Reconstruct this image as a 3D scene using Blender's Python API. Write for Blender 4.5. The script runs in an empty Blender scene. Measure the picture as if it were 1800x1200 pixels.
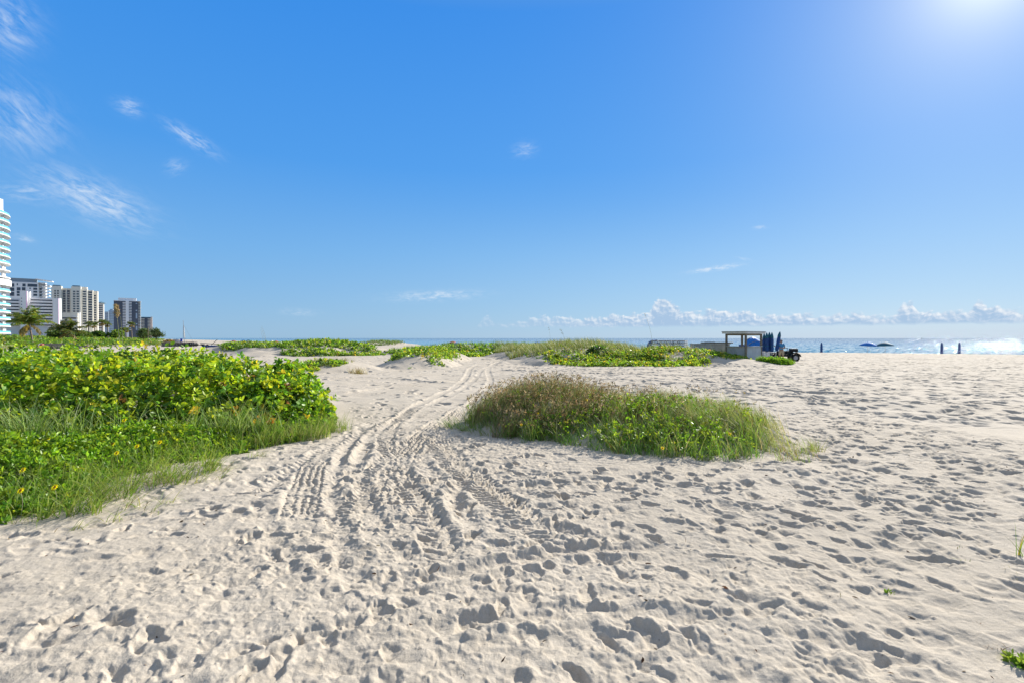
import bpy, bmesh, math, random
import numpy as np
from mathutils import Vector, Matrix

SC = bpy.context.scene
COL = SC.collection
R = math.radians
rng = np.random.default_rng(7)
random.seed(7)

CAM_Z = 1.85
F = 900.0                       # focal length in pixels of an 1800 px wide picture
SUN_AZ, SUN_EL = R(43.2), R(28.3)
SUN = Vector((math.sin(SUN_AZ)*math.cos(SUN_EL), math.cos(SUN_AZ)*math.cos(SUN_EL), math.sin(SUN_EL)))

def tag(o, label=None, cat=None, group=None, kind=None):
    if label: o['label'] = label
    if cat: o['category'] = cat
    if group: o['group'] = group
    if kind: o['kind'] = kind
    return o

def empty(name, loc, rz=0.0):
    o = bpy.data.objects.new(name, None); COL.objects.link(o)
    o.location = loc; o.rotation_euler = (0, 0, rz); o.empty_display_size = 0.2
    return o

def mesh_np(name, V, faces_flat, sizes, mat, parent=None, col=None, smooth=False):
    """one mesh object from numpy arrays"""
    V = np.asarray(V, np.float32).reshape(-1, 3)
    faces_flat = np.asarray(faces_flat, np.int32).ravel(); sizes = np.asarray(sizes, np.int32).ravel()
    me = bpy.data.meshes.new(name)
    me.vertices.add(len(V)); me.vertices.foreach_set('co', V.ravel())
    me.loops.add(len(faces_flat)); me.loops.foreach_set('vertex_index', faces_flat)
    me.polygons.add(len(sizes))
    st = np.zeros(len(sizes), np.int32); st[1:] = np.cumsum(sizes)[:-1]
    me.polygons.foreach_set('loop_start', st)
    me.polygons.foreach_set('use_smooth', np.full(len(sizes), smooth, bool))
    me.update(calc_edges=True)
    if col is not None:
        a = me.color_attributes.new('Col', 'FLOAT_COLOR', 'POINT')
        c = np.ones((len(V), 4), np.float32); c[:, :3] = np.asarray(col, np.float32).reshape(-1, 3)
        a.data.foreach_set('color', c.ravel())
    if mat is not None: me.materials.append(mat)
    o = bpy.data.objects.new(name, me); COL.objects.link(o)
    if parent is not None: o.parent = parent
    return o

class MB:
    """collects simple solids and links them as one mesh object"""
    def __init__(s): s.V = []; s.F = []
    def add(s, V, Fs):
        b = len(s.V); s.V += [tuple(v) for v in V]; s.F += [[i+b for i in f] for f in Fs]; return s
    def box(s, x0, x1, y0, y1, z0, z1):
        return s.add([(x0,y0,z0),(x1,y0,z0),(x1,y1,z0),(x0,y1,z0),(x0,y0,z1),(x1,y0,z1),(x1,y1,z1),(x0,y1,z1)],
                     [(0,3,2,1),(4,5,6,7),(0,1,5,4),(1,2,6,5),(2,3,7,6),(3,0,4,7)])
    def tube(s, pts, rad, n=8, cap=True):
        pts = [Vector(p) for p in pts]
        if not hasattr(rad, '__len__'): rad = [rad]*len(pts)
        rings = []; V = []; prev = None
        for i, p in enumerate(pts):
            d = (pts[min(i+1, len(pts)-1)] - pts[max(i-1, 0)])
            d = d.normalized() if d.length > 1e-9 else Vector((0,0,1))
            a = prev if prev is not None else (Vector((1,0,0)) if abs(d.x) < .8 else Vector((0,1,0)))
            u = (a - d*a.dot(d)).normalized(); prev = u; w = d.cross(u)
            for k in range(n):
                t = 2*math.pi*k/n; V.append(p + (u*math.cos(t) + w*math.sin(t))*rad[i])
        Fs = []
        for i in range(len(pts)-1):
            for k in range(n):
                Fs.append((i*n+k, i*n+(k+1)%n, (i+1)*n+(k+1)%n, (i+1)*n+k))
        if cap:
            Fs.append(tuple(range(n))[::-1]); Fs.append(tuple((len(pts)-1)*n+k for k in range(n)))
        return s.add(V, Fs)
    def lathe(s, prof, n=16, c=(0,0,0), closed=True):
        V = []; Fs = []
        for r, z in prof:
            for k in range(n):
                t = 2*math.pi*k/n; V.append((c[0]+r*math.cos(t), c[1]+r*math.sin(t), c[2]+z))
        for i in range(len(prof)-1):
            for k in range(n): Fs.append((i*n+k, i*n+(k+1)%n, (i+1)*n+(k+1)%n, (i+1)*n+k))
        if closed:
            Fs.append(tuple(range(n))[::-1]); Fs.append(tuple((len(prof)-1)*n+k for k in range(n)))
        return s.add(V, Fs)
    def prism(s, poly, z0, z1):
        n = len(poly)
        V = [(x,y,z0) for x,y in poly] + [(x,y,z1) for x,y in poly]
        Fs = [tuple(range(n))[::-1], tuple(range(n,2*n))] + [(k,(k+1)%n,n+(k+1)%n,n+k) for k in range(n)]
        return s.add(V, Fs)
    def xform(s, M):
        s.V = [tuple(M @ Vector(v)) for v in s.V]; return s
    def build(s, name, mat, parent=None, smooth=False, bevel=0.0):
        me = bpy.data.meshes.new(name); me.from_pydata(s.V, [], s.F); me.update()
        if smooth: me.polygons.foreach_set('use_smooth', np.ones(len(me.polygons), bool))
        me.materials.append(mat)
        o = bpy.data.objects.new(name, me); COL.objects.link(o)
        if parent is not None: o.parent = parent
        if bevel:
            m = o.modifiers.new('bevel', 'BEVEL'); m.width = bevel; m.segments = 2; m.limit_method = 'ANGLE'
        return o

def copy_tree(o, parent=None):
    c = o.copy(); COL.objects.link(c)
    if parent is not None: c.parent = parent
    for ch in [x for x in o.children]: copy_tree(ch, c)
    return c

# ------------------------------------------------------------------ node expressions
class E:
    nt = None
    def __init__(s, k): s.k = k
    @staticmethod
    def w(x): return x.k if isinstance(x, E) else x
    @staticmethod
    def put(sock, x):
        x = E.w(x)
        if isinstance(x, bpy.types.NodeSocket): E.nt.links.new(x, sock)
        else: sock.default_value = x
def mth(op, a, b=None, c=None, clamp=False):
    n = E.nt.nodes.new('ShaderNodeMath'); n.operation = op; n.use_clamp = clamp
    E.put(n.inputs[0], a)
    if b is not None: E.put(n.inputs[1], b)
    if c is not None: E.put(n.inputs[2], c)
    return E(n.outputs[0])
E.__add__ = E.__radd__ = lambda a, b: mth('ADD', a, b)
E.__sub__ = lambda a, b: mth('SUBTRACT', a, b)
E.__rsub__ = lambda a, b: mth('SUBTRACT', b, a)
E.__mul__ = E.__rmul__ = lambda a, b: mth('MULTIPLY', a, b)
E.__truediv__ = lambda a, b: mth('DIVIDE', a, b)
def sstep(x, a, b, lo=0.0, hi=1.0):
    n = E.nt.nodes.new('ShaderNodeMapRange'); n.interpolation_type = 'SMOOTHSTEP'
    E.put(n.inputs[0], x); n.inputs[1].default_value = a; n.inputs[2].default_value = b
    n.inputs[3].default_value = lo; n.inputs[4].default_value = hi
    return E(n.outputs[0])
def xyz(x, y, z):
    n = E.nt.nodes.new('ShaderNodeCombineXYZ')
    for i, v in enumerate((x, y, z)): E.put(n.inputs[i], v)
    return E(n.outputs[0])
def sep(v):
    n = E.nt.nodes.new('ShaderNodeSeparateXYZ'); E.put(n.inputs[0], v)
    return [E(o) for o in n.outputs]
def noise(v, scale, detail=4.0, rough=0.5, dist=0.0):
    n = E.nt.nodes.new('ShaderNodeTexNoise'); E.put(n.inputs['Vector'], v)
    E.put(n.inputs['Scale'], scale); n.inputs['Detail'].default_value = detail
    n.inputs['Roughness'].default_value = rough; n.inputs['Distortion'].default_value = dist
    return E(n.outputs[0])
def voro(v, scale, feature='F1', rand=1.0):
    n = E.nt.nodes.new('ShaderNodeTexVoronoi'); n.feature = feature; E.put(n.inputs['Vector'], v)
    E.put(n.inputs['Scale'], scale); n.inputs['Randomness'].default_value = rand
    return E(n.outputs[0])
def mixc(f, a, b, mode='MIX'):
    n = E.nt.nodes.new('ShaderNodeMix'); n.data_type = 'RGBA'; n.blend_type = mode
    E.put(n.inputs[0], f)
    for i, v in ((6, a), (7, b)):
        if isinstance(v, (tuple, list)): v = (*v[:3], 1.0)
        E.put(n.inputs[i], v)
    return E(n.outputs[2])
def ramp(f, stops, mode='LINEAR'):
    n = E.nt.nodes.new('ShaderNodeValToRGB'); E.put(n.inputs[0], f); cr = n.color_ramp; cr.interpolation = mode
    while len(cr.elements) < len(stops): cr.elements.new(0.5)
    for e, (p, c) in zip(cr.elements, stops): e.position = p; e.color = (*c[:3], 1.0)
    return E(n.outputs[0])
def coord(which='Object'):
    return E(E.nt.nodes.new('ShaderNodeTexCoord').outputs[which])
def attr(name='Col'):
    n = E.nt.nodes.new('ShaderNodeAttribute'); n.attribute_name = name; return E(n.outputs['Color'])
def bump(h, strength=1.0, dist=0.01, normal=None):
    n = E.nt.nodes.new('ShaderNodeBump'); E.put(n.inputs['Height'], h)
    n.inputs['Strength'].default_value = strength; n.inputs['Distance'].default_value = dist
    if normal is not None: E.put(n.inputs['Normal'], normal)
    return E(n.outputs[0])
def new_mat(name):
    m = bpy.data.materials.new(name); m.use_nodes = True; E.nt = m.node_tree
    p = m.node_tree.nodes['Principled BSDF']; return m, p
def setp(p, **k):
    names = dict(color='Base Color', rough='Roughness', metal='Metallic', spec='Specular IOR Level', normal='Normal', ior='IOR', alpha='Alpha',
                 trans='Transmission Weight', coat='Coat Weight')
    for a, v in k.items():
        v = (*v[:3], 1.0) if isinstance(v, (tuple, list)) and a == 'color' else v
        E.put(p.inputs[names[a]], v)
_simple = {}
def simple(name, color, rough=0.6, metal=0.0, var=0.12, scale=3.0, spec=0.4, bumps=0.0):
    """a plain painted / worn material with slow uneven colour"""
    m, p = new_mat(name)
    c = coord()
    n = noise(c, scale, 5, 0.6)
    d = tuple(x*(1-var) for x in color); l = tuple(min(1, x*(1+var)) for x in color)
    setp(p, color=mixc(sstep(n, .3, .7), d, l), rough=rough, metal=metal, spec=spec)
    if bumps: setp(p, normal=bump(noise(c, scale*8, 4, .6), 0.5, bumps))
    return m

# ------------------------------------------------------------------ numpy noise
_T = rng.random((512, 512)).astype(np.float32)
def vn(x, y, f, seed=0):
    x = np.asarray(x, np.float32)*f + 37.7*seed; y = np.asarray(y, np.float32)*f + 91.3*seed
    xi = np.floor(x).astype(np.int32); yi = np.floor(y).astype(np.int32)
    fx = x - xi; fy = y - yi
    fx = fx*fx*fx*(fx*(fx*6-15)+10); fy = fy*fy*fy*(fy*(fy*6-15)+10)
    a = xi & 511; b = yi & 511; a1 = (a+1) & 511; b1 = (b+1) & 511
    return (_T[a,b]*(1-fx)+_T[a1,b]*fx)*(1-fy) + (_T[a,b1]*(1-fx)+_T[a1,b1]*fx)*fy - 0.5
def fbm(x, y, f, oct=4, gain=0.5, seed=0):
    s = 0; a = 1.0
    for i in range(oct):
        s = s + a*vn(x*0.8+y*0.6, y*0.8-x*0.6, f*(2.03**i), seed+i*3+1); a *= gain
    return s
def ss(x, a, b):
    t = np.clip((np.asarray(x, np.float32)-a)/(b-a), 0, 1); return t*t*(3-2*t)
def poly_sd(x, y, poly):
    """signed distance to a polygon, positive inside"""
    x = np.asarray(x, np.float32); y = np.asarray(y, np.float32)
    d2 = np.full(x.shape, 1e12, np.float32); ins = np.zeros(x.shape, bool)
    n = len(poly)
    for i in range(n):
        ax, ay = poly[i]; bx, by = poly[(i+1) % n]
        ex, ey = bx-ax, by-ay
        t = np.clip(((x-ax)*ex+(y-ay)*ey)/(ex*ex+ey*ey+1e-12), 0, 1)
        d2 = np.minimum(d2, (x-ax-t*ex)**2+(y-ay-t*ey)**2)
        cond = (ay > y) != (by > y)
        ins ^= cond & (x < (bx-ax)*(y-ay)/(by-ay+1e-12)+ax)
    d = np.sqrt(d2); return np.where(ins, d, -d)
# ------------------------------------------------------------------ terrain
# dunes: centre x, y, half axes, height, turn (degrees)
DUNES = [
    (0.8, 11.1, 2.1, 1.75, .60, 0), (3.1, 10.1, 2.6, 1.85, .42, -8),                       # grassy mound near the camera
    (-6.0, 34.5, 2.6, 4.4, .92, -14), (-6.6, 44, 3.0, 9, .92, 0), (-3.0, 61, 13, 6.0, 1.08, 0), (6.0, 62, 9, 6, .98, 0),   # vine dune in the middle and its ridge
    (6.2, 43, 8.0, 8.5, 1.30, 0), (11.8, 39.3, 6.5, 5.0, 1.0, 0), (15.2, 37.3, 4.2, 3.4, .52, 0), (1.8, 52, 5, 7, .85, 0),     # right dune
    (-22, 60, 9, 6.5, 1.42, 6), (-31.5, 62, 9, 6.5, 1.15, 0), (-26, 55, 5, 4, .45, 0),   # left dune
    (-11.0, 30, 3.6, 3.8, .55, 20),
    (-34, 136, 9, 8, 1.0, 0),
    (18.7, 36.1, 2.0, 1.1, .14, 0),
]
BANK = [(-40, 3.0), (-8.5, 3.2), (-5.2, 4.75), (-4.5, 5.6), (-4.6, 7.0), (-4.3, 8.3), (-3.5, 9.7), (-3.6, 11.6), (-4.6, 15.0), (-9, 18.5), (-30, 24), (-60, 28), (-60, 3)]
VCOAST = [-300, 0, 12, 32, 60, 160, 400, 3000]
UCOAST = [95, 87, 83.5, 71.5, 65, 61.5, 66, 80]
def coast_u(x, y): return (x + 0.75*y)/1.25
def shore(x, y):
    u = coast_u(x, y); v = (-0.75*x + y)/1.25
    return u - np.interp(v, VCOAST, UCOAST)          # > 0 is past the berm
def dune_h(x, y):
    w = 1 + 0.34*fbm(x, y, .35, 3, .5, 5)
    acc = np.zeros(np.shape(x), np.float32)
    for cx, cy, ax, ay, h, a in DUNES:
        c, s = math.cos(R(a)), math.sin(R(a))
        dx, dy = x-cx, y-cy
        rho = np.sqrt(((dx*c+dy*s)/ax)**2 + ((-dx*s+dy*c)/ay)**2)*w
        q = np.clip(1-rho*rho, 0, 1)**1.35*h
        acc = acc + q**3
    return acc**(1/3)
SEA_Z = -1.5
def macro(x, y):
    x = np.asarray(x, np.float32); y = np.asarray(y, np.float32)
    z = dune_h(x, y)
    sd = poly_sd(x, y, BANK)
    z = z + ss(sd, 0, 2.2)*0.32*(1+.5*fbm(x, y, .6, 2, .5, 11))
    s = shore(x, y)
    r = np.hypot(x, y)
    flat = 0.09*fbm(x, y, .22, 3, .5, 2)*ss(r, 5, 16) + 0.05*fbm(x, y, .75, 2, .5, 21)
    z = z + flat*(1-ss(s, -6, 2))
    z = z - np.where(s > -1.0, 0.08*np.clip(s+1, 0, None)**1.15, 0)
    z = np.maximum(z, -9.0)
    return z

class Raster:
    def __init__(s, x0, x1, y0, y1, res):
        s.x0, s.y0, s.res = x0, y0, res
        s.nx = int((x1-x0)/res)+1; s.ny = int((y1-y0)/res)+1
        s.H = np.zeros((s.ny, s.nx), np.float32)
    def grid(s):
        return np.meshgrid(s.x0+np.arange(s.nx, dtype=np.float32)*s.res, s.y0+np.arange(s.ny, dtype=np.float32)*s.res)
    def win(s, px, py, rad):
        i0 = max(0, int((py-rad-s.y0)/s.res)); i1 = min(s.ny, int((py+rad-s.y0)/s.res)+2)
        j0 = max(0, int((px-rad-s.x0)/s.res)); j1 = min(s.nx, int((px+rad-s.x0)/s.res)+2)
        return i0, i1, j0, j1
    def stamp(s, px, py, ang, a, b, depth, rim, rg, keep=.45, lo=.5):
        rad = max(a, b)*1.9
        i0, i1, j0, j1 = s.win(px, py, rad)
        if i1-i0 < 2 or j1-j0 < 2: return
        dx = (s.x0+np.arange(j0, j1)*s.res-px)[None, :]; dy = (s.y0+np.arange(i0, i1)*s.res-py)[:, None]
        c, sn = math.cos(ang), math.sin(ang)
        u = dx*c+dy*sn; v = -dx*sn+dy*c
        rho = np.sqrt((u/a)**2+(v/b)**2)+1e-6; th = np.arctan2(v/b, u/a)
        p1, p2, p3 = rg.random(3)*6.28
        rho = rho*(1+.14*np.sin(2*th+p1)+.10*np.sin(3*th+p2)+.06*np.sin(5*th+p3))
        m = 1-ss(rho, lo, 1.05)
        ring = np.exp(-((rho-1.22)/.24)**2)*(.6+.4*np.cos(th-p3))
        W = s.H[i0:i1, j0:j1]
        W *= (1-(1-keep)*m)
        W += -depth*m*(1+.25*np.cos(th-p1)*np.minimum(rho, 1)) + rim*ring
    def sample(s, x, y):
        fx = np.clip((x-s.x0)/s.res, 0, s.nx-1.001); fy = np.clip((y-s.y0)/s.res, 0, s.ny-1.001)
        j = fx.astype(np.int32); i = fy.astype(np.int32); fx = fx-j; fy = fy-i
        H = s.H
        return (H[i,j]*(1-fx)+H[i,j+1]*fx)*(1-fy)+(H[i+1,j]*(1-fx)+H[i+1,j+1]*fx)*fy
    def edge(s, x, y, m):
        x1 = s.x0+s.res*(s.nx-1); y1 = s.y0+s.res*(s.ny-1)
        d = np.minimum(np.minimum(x-s.x0, x1-x), np.minimum(y-s.y0, y1-y))
        return ss(d, 0, m)
    def track(s, pts, width, depth, rim, tread=0.0, kind=0, s_rng=None, t_rng=None, soft=.05, keep=.3, pitch=.085):
        """a tyre track along a smooth line"""
        P = spline(pts, max(s.res*1.2, .012))
        seg = np.concatenate([[0], np.cumsum(np.hypot(*np.diff(P, axis=0).T))])
        T = np.gradient(P, axis=0); T /= np.linalg.norm(T, axis=1)[:, None]
        D = np.full(s.H.shape, 9.0, np.float32); S = np.zeros(s.H.shape, np.float32)
        half = width*.5; rad = half+.28
        for k in range(len(P)):
            i0, i1, j0, j1 = s.win(P[k,0], P[k,1], rad)
            if i1-i0 < 2 or j1-j0 < 2: continue
            dx = (s.x0+np.arange(j0, j1)*s.res-P[k,0])[None, :]; dy = (s.y0+np.arange(i0, i1)*s.res-P[k,1])[:, None]
            al = dx*T[k,0]+dy*T[k,1]
            lat = -dx*T[k,1]+dy*T[k,0]
            W = D[i0:i1, j0:j1]; better = (np.abs(al) < max(s.res*1.3, .02)) & (np.abs(lat) < np.abs(W))
            W[better] = lat[better]; S[i0:i1, j0:j1][better] = (seg[k]+al)[better]
        ok = np.abs(D) < 5
        X, Y = s.grid(); X = X[ok]; Y = Y[ok]; d = D[ok]; sv = S[ok]
        L = seg[-1]
        fade = ss(sv, 0, .6)*(1-ss(sv, L-.6, L))
        if s_rng: fade = fade*np.interp(sv/L, s_rng[0], s_rng[1])
        d = d + .035*fbm(X, Y, 3, 2, .5, 31)
        inside = 1-ss(np.abs(d), half-soft, half+soft*.5)
        berm = np.exp(-((np.abs(d)-half-.05)/.055)**2)*(1+1.2*fbm(X, Y, 5, 2, .5, 41))
        h = -depth*inside + rim*berm
        if tread:
            q = d/half
            if kind == 0:      # rows of square lugs
                a = np.sin(2*np.pi*sv/pitch); b = np.sin(2*np.pi*d/(width/5.0)+np.floor(sv/(pitch))*0)
                t = ss(a*.6+b*.6, -.1, .35)
            elif kind == 1:    # chevron bars
                a = np.sin(2*np.pi*(sv+np.abs(d)*.7)/pitch); t = ss(a, -.25, .35)
            else:              # long ribs
                t = ss(np.sin(2*np.pi*d/(width/6.0)), -.3, .4)
            wob = .6+.9*(fbm(X, Y, 2.2, 2, .5, 51)+.4)
            tm = np.interp(sv/L, t_rng[0], t_rng[1]) if t_rng else 1.0
            h = h + tread*(t-.5)*inside*np.clip(wob, 0, 1.3)*tm
        fade = fade*np.clip(.95+1.2*fbm(X, Y, .8, 2, .5, 57), .35, 1.25)
        H = s.H[ok]
        s.H[ok] = H*(1-(1-keep)*inside*fade) + h*fade

def spline(pts, step):
    P = np.array(pts, float); Q = np.vstack([2*P[0]-P[1], P, 2*P[-1]-P[-2]])
    out = []
    for i in range(1, len(Q)-2):
        p0, p1, p2, p3 = Q[i-1:i+3]
        n = max(2, int(np.linalg.norm(p2-p1)/step))
        t = np.linspace(0, 1, n, endpoint=False)[:, None]
        out.append(.5*((2*p1)+(-p0+p2)*t+(2*p0-5*p1+4*p2-p3)*t*t+(-p0+3*p1-3*p2+p3)*t**3))
    out.append(P[-1:]); return np.vstack(out)

PITCH = math.atan(5.7/900.0)
def gp(px, py, z=0.0):
    """ground point that the photograph shows at a pixel (1800 px wide picture)"""
    a = (600-py)/F - math.tan(PITCH)
    Y = (z-CAM_Z)/a
    return ((px-900)/F*Y, Y)
def G(*pp): return [gp(*p) for p in pp]

def no_print(x, y):
    """0 where plants cover the sand, 1 on open sand"""
    return (1-ss(poly_sd(x, y, BANK), -.25, .5))*(1-ss(dune_h(x, y), .06, .28))

near = Raster(-8.5, 9.5, 1.0, 14.6, .01)
far = Raster(-75, 100, 10, 118, .06)
rg = np.random.default_rng(11)
# --- far field: old, wind-softened prints
XX, YY = far.grid()
far.H += .035*fbm(XX, YY, 1.1, 3, .55, 61)
nF = 85000
fx = rg.uniform(-70, 98, nF); fy = 10+106*rg.random(nF)**1.25
keep = (np.abs(fx/fy) < 1.18) & (no_print(fx, fy) > .6) & (shore(fx, fy) < -1)
path = ss(fx - (-.05*fy + 1.2), -1.5, 1.5)              # the left side is a driven lane, the right side is trodden
keep &= rg.random(nF) < (.30+.70*np.maximum(path, ss(fy, 60, 90)))
for x, y in zip(fx[keep], fy[keep]):
    sc = rg.uniform(.65, 1.25)*(1+.004*y)
    far.stamp(x, y, rg.random()*3.14, .18*sc, .115*sc, rg.uniform(.035, .10), rg.uniform(.008, .03), rg, .55, .25)
def FT(pts, **k): far.track(pts, **k)
# lanes that come through the gap between the dunes
FT(G((842,640),(828,646),(818,664),(790,684),(740,708),(690,728),(620,758)), width=.28, depth=.030, rim=.012)
FT(G((905,632),(868,640),(858,650),(862,668),(845,694),(812,718),(770,742)), width=.28, depth=.028, rim=.012)
FT(G((940,630),(875,640),(848,650),(836,664),(800,690),(700,730)), width=.24, depth=.022, rim=.012)
FT(G((560,668),(640,664),(720,668),(830,676)), width=.22, depth=.03, rim=.02)
FT(G((600,692),(680,680),(760,672),(900,662),(1100,668),(1300,680)), width=.26, depth=.03, rim=.02)
FT(G((655,612),(690,622),(700,632)), width=.3, depth=.06, rim=.03)
FT(G((700,612),(694,622),(716,634)), width=.3, depth=.06, rim=.03)
FT(G((640,606),(668,614),(690,618),(740,640)), width=.3, depth=.05, rim=.03)
FT(G((870,650),(1000,656),(1150,660),(1330,662),(1500,668),(1700,664)), width=.34, depth=.04, rim=.03)
FT(G((900,645),(1060,650),(1250,652),(1400,654),(1600,650)), width=.34, depth=.04, rim=.03)
FT(G((1200,684),(1290,690),(1380,697),(1480,706),(1560,708)), width=.42, depth=.05, rim=.03, tread=.05, pitch=.26)
FT(G((1210,678),(1300,682),(1420,688),(1520,694)), width=.42, depth=.05, rim=.03, tread=.05, pitch=.26)
far.H *= no_print(XX, YY)
del XX, YY

# --- near field
X, Y = near.grid()
churn = np.clip(ss(-np.abs(X+.55+.03*Y), -2.3, -.9)*(1-ss(Y, 9.5, 12.5)) + (1-ss(Y, 3.6, 5.2))*ss(X, -4.2, -2.5)*(1-ss(X, 1.6, 3.2)), 0, 1)
near.H += .022*fbm(X, Y, 1.3, 3, .5, 71)
near.H += (.015+.018*churn)*fbm(X, Y, 3.2, 3, .55, 81)
smooth_zone = ss(-np.hypot((X-.9)/1.7, (Y-8.2)/1.1), -1.2, -.7)
near.H *= (1-.6*smooth_zone)
near.H += smooth_zone*.004*np.sin(2*np.pi*(Y*.9+X*.35+.25*fbm(X, Y, .9, 2, .5, 91))/.16)
nN = 5200
nx = rg.uniform(-8, 9.2, nN); ny = 1.2+13*rg.random(nN)
ok = (no_print(nx, ny) > .6)
sz = np.hypot((nx-.9)/1.7, (ny-8.2)/1.1) < 1
lane = (np.abs(nx+.6+.05*ny) < 1.2) & (ny > 8)
ok &= rg.random(nN) < np.where(sz, .1, np.where(lane, .2, np.where(nx > .8, .95, .62)))
NP = [(x, y, rg.uniform(0, math.pi)) for x, y in zip(nx[ok], ny[ok])]
for x, y, a in NP:
    t = rg.random(); sc = rg.uniform(.7, 1.25)
    if t < .30:   near.stamp(x, y, a, .12*sc, .06*sc, rg.uniform(.02, .05), rg.uniform(.006, .015), rg, .35, .6)
    elif t < .75: near.stamp(x, y, a, .14*sc, .095*sc, rg.uniform(.018, .05), rg.uniform(.004, .014), rg, .5, .15)
    else:         near.stamp(x, y, a, .07*sc, .055*sc, rg.uniform(.012, .03), rg.uniform(.004, .012), rg, .6, .1)
# tyre lanes fanning out towards the camera
near.track(G((670,738),(630,760),(590,784),(556,812),(540,850),(530,890),(524,925),(515,990)), width=.44, depth=.020, rim=.018, tread=.042, kind=0,
           s_rng=([0,.2,.45,.5,.80,.86,1],[.5,.5,.8,.9,1,.4,0]), t_rng=([0,.5,.56,.82,.9],[0,0,1,1,0]), keep=.1, pitch=.10)
near.track(G((740,708),(700,735),(676,770),(690,805),(712,850),(748,905),(775,960),(790,1010)), width=.34, depth=.028, rim=.018, tread=.034, kind=1, keep=.3, pitch=.13)
near.track(G((812,718),(778,748),(765,775),(790,808),(835,845),(885,885),(945,925),(1010,960),(1080,990)), width=.44, depth=.020, rim=.018, tread=.044, kind=1,
           s_rng=([0,.3,.5,.75,.9,1],[1,1,1,1,.5,0]), keep=.15, pitch=.09)
near.track(G((775,742),(705,790),(645,850),(604,930),(575,1010)), width=.40, depth=.018, rim=.018, tread=.040, kind=1, s_rng=([0,.2,.5,.8,1],[.6,1,1,.6,0]), keep=.3, pitch=.10)
near.track(G((835,705),(748,760),(694,830),(684,905),(706,990)), width=.42, depth=.018, rim=.018, tread=.040, kind=0, s_rng=([0,.2,.5,.8,1],[.6,1,1,.5,0]), keep=.3, pitch=.11)
near.track(G((700,735),(610,775),(500,835),(400,905),(330,970)), width=.40, depth=.012, rim=.014, tread=.022, kind=1, s_rng=([0,.2,.6,1],[.7,1,.8,0]), keep=.45, pitch=.12)
near.track(G((840,700),(800,735),(778,765),(788,790)), width=.34, depth=.02, rim=.015, tread=.018, kind=2, keep=.3)
near.track(G((640,752),(606,790),(588,830),(584,880),(596,940),(616,1000),(624,1060)), width=.20, depth=.042, rim=.02, keep=.5, soft=.09)
near.track(G((720,720),(660,760),(632,810),(640,870),(668,935),(700,1000)), width=.22, depth=.024, rim=.018, keep=.55, soft=.09)
near.track(G((560,790),(480,850),(380,930),(270,1010)), width=.14, depth=.016, rim=.012, keep=.7, soft=.06)
near.track(G((640,1040),(760,1010),(900,985),(1010,962),(1200,952)), width=.18, depth=.035, rim=.03, keep=.6, soft=.08)
near.track(G((700,1130),(850,1090),(1000,1072),(1150,1080),(1300,1110)), width=.18, depth=.03, rim=.028, keep=.6, soft=.08)
near.track(G((1330,1110),(1400,1150),(1480,1185),(1560,1230)), width=.34, depth=.02, rim=.02, tread=.03, kind=0, keep=.2, pitch=.12)
near.track(G((1180,676),(1290,690),(1400,699)), width=.42, depth=.03, rim=.03, tread=.03, keep=.3, pitch=.2)
for pts, w_, d_ in ((((560,960),(600,1000),(680,1030),(760,1040)), .26, .05), (((880,930),(960,922),(1040,940),(1090,945)), .24, .055), (((1010,1060),(1090,1050),(1180,1062)), .24, .05), (((90,1150),(170,1090),(230,1070)), .24, .05),
                    (((460,880),(480,960),(540,1030)), .2, .03), (((820,830),(800,880),(850,940)), .22, .04), (((300,1140),(420,1110),(520,1120)), .2, .03)):
    near.track(G(*pts), width=w_, depth=d_, rim=.025, keep=.5, soft=.10)
# fresh prints on top of the lanes and scuffs
for k in range(100):
    y = rg.uniform(2.2, 11); x = rg.normal(-.45-.04*y, .95)
    if no_print(np.array([x]), np.array([y]))[0] < .6: continue
    sc = rg.uniform(.7, 1.2)
    near.stamp(x, y, rg.uniform(.7, 2.4), .14*sc, .065*sc, rg.uniform(.025, .06), rg.uniform(.01, .02), rg, .3, .65)
# people's trails: heel and ball of each foot, left and right of a wandering line
for k in range(58):
    x, y = rg.uniform(-5, 9), rg.uniform(1.5, 12.5); a = rg.choice([rg.normal(.9, .35), rg.normal(2.5, .4), rg.uniform(0, 6.28)])
    if rg.random() < .5: a += math.pi
    sc = rg.uniform(.85, 1.15); dp = rg.uniform(.02, .042); soft_ = rg.uniform(.3, .65)
    for i in range(int(rg.integers(4, 11))):
        a += rg.normal(0, .09); x += .62*math.cos(a); y += .62*math.sin(a); sd_ = .11*(1 if i % 2 else -1)
        fx_, fy_ = x-sd_*math.sin(a), y+sd_*math.cos(a); fa = a-.12*(1 if i % 2 else -1)
        if not (-8 < fx_ < 9 and 1.3 < fy_ < 14) or no_print(np.array([fx_]), np.array([fy_]))[0] < .6: continue
        d_ = dp*rg.uniform(.7, 1.3)
        near.stamp(fx_+.075*math.cos(fa), fy_+.075*math.sin(fa), fa, .088*sc, .058*sc, d_, d_*.35, rg, .45, soft_)
        near.stamp(fx_-.085*math.cos(fa), fy_-.085*math.sin(fa), fa, .062*sc, .045*sc, d_*1.15, d_*.25, rg, .6, soft_)
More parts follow.
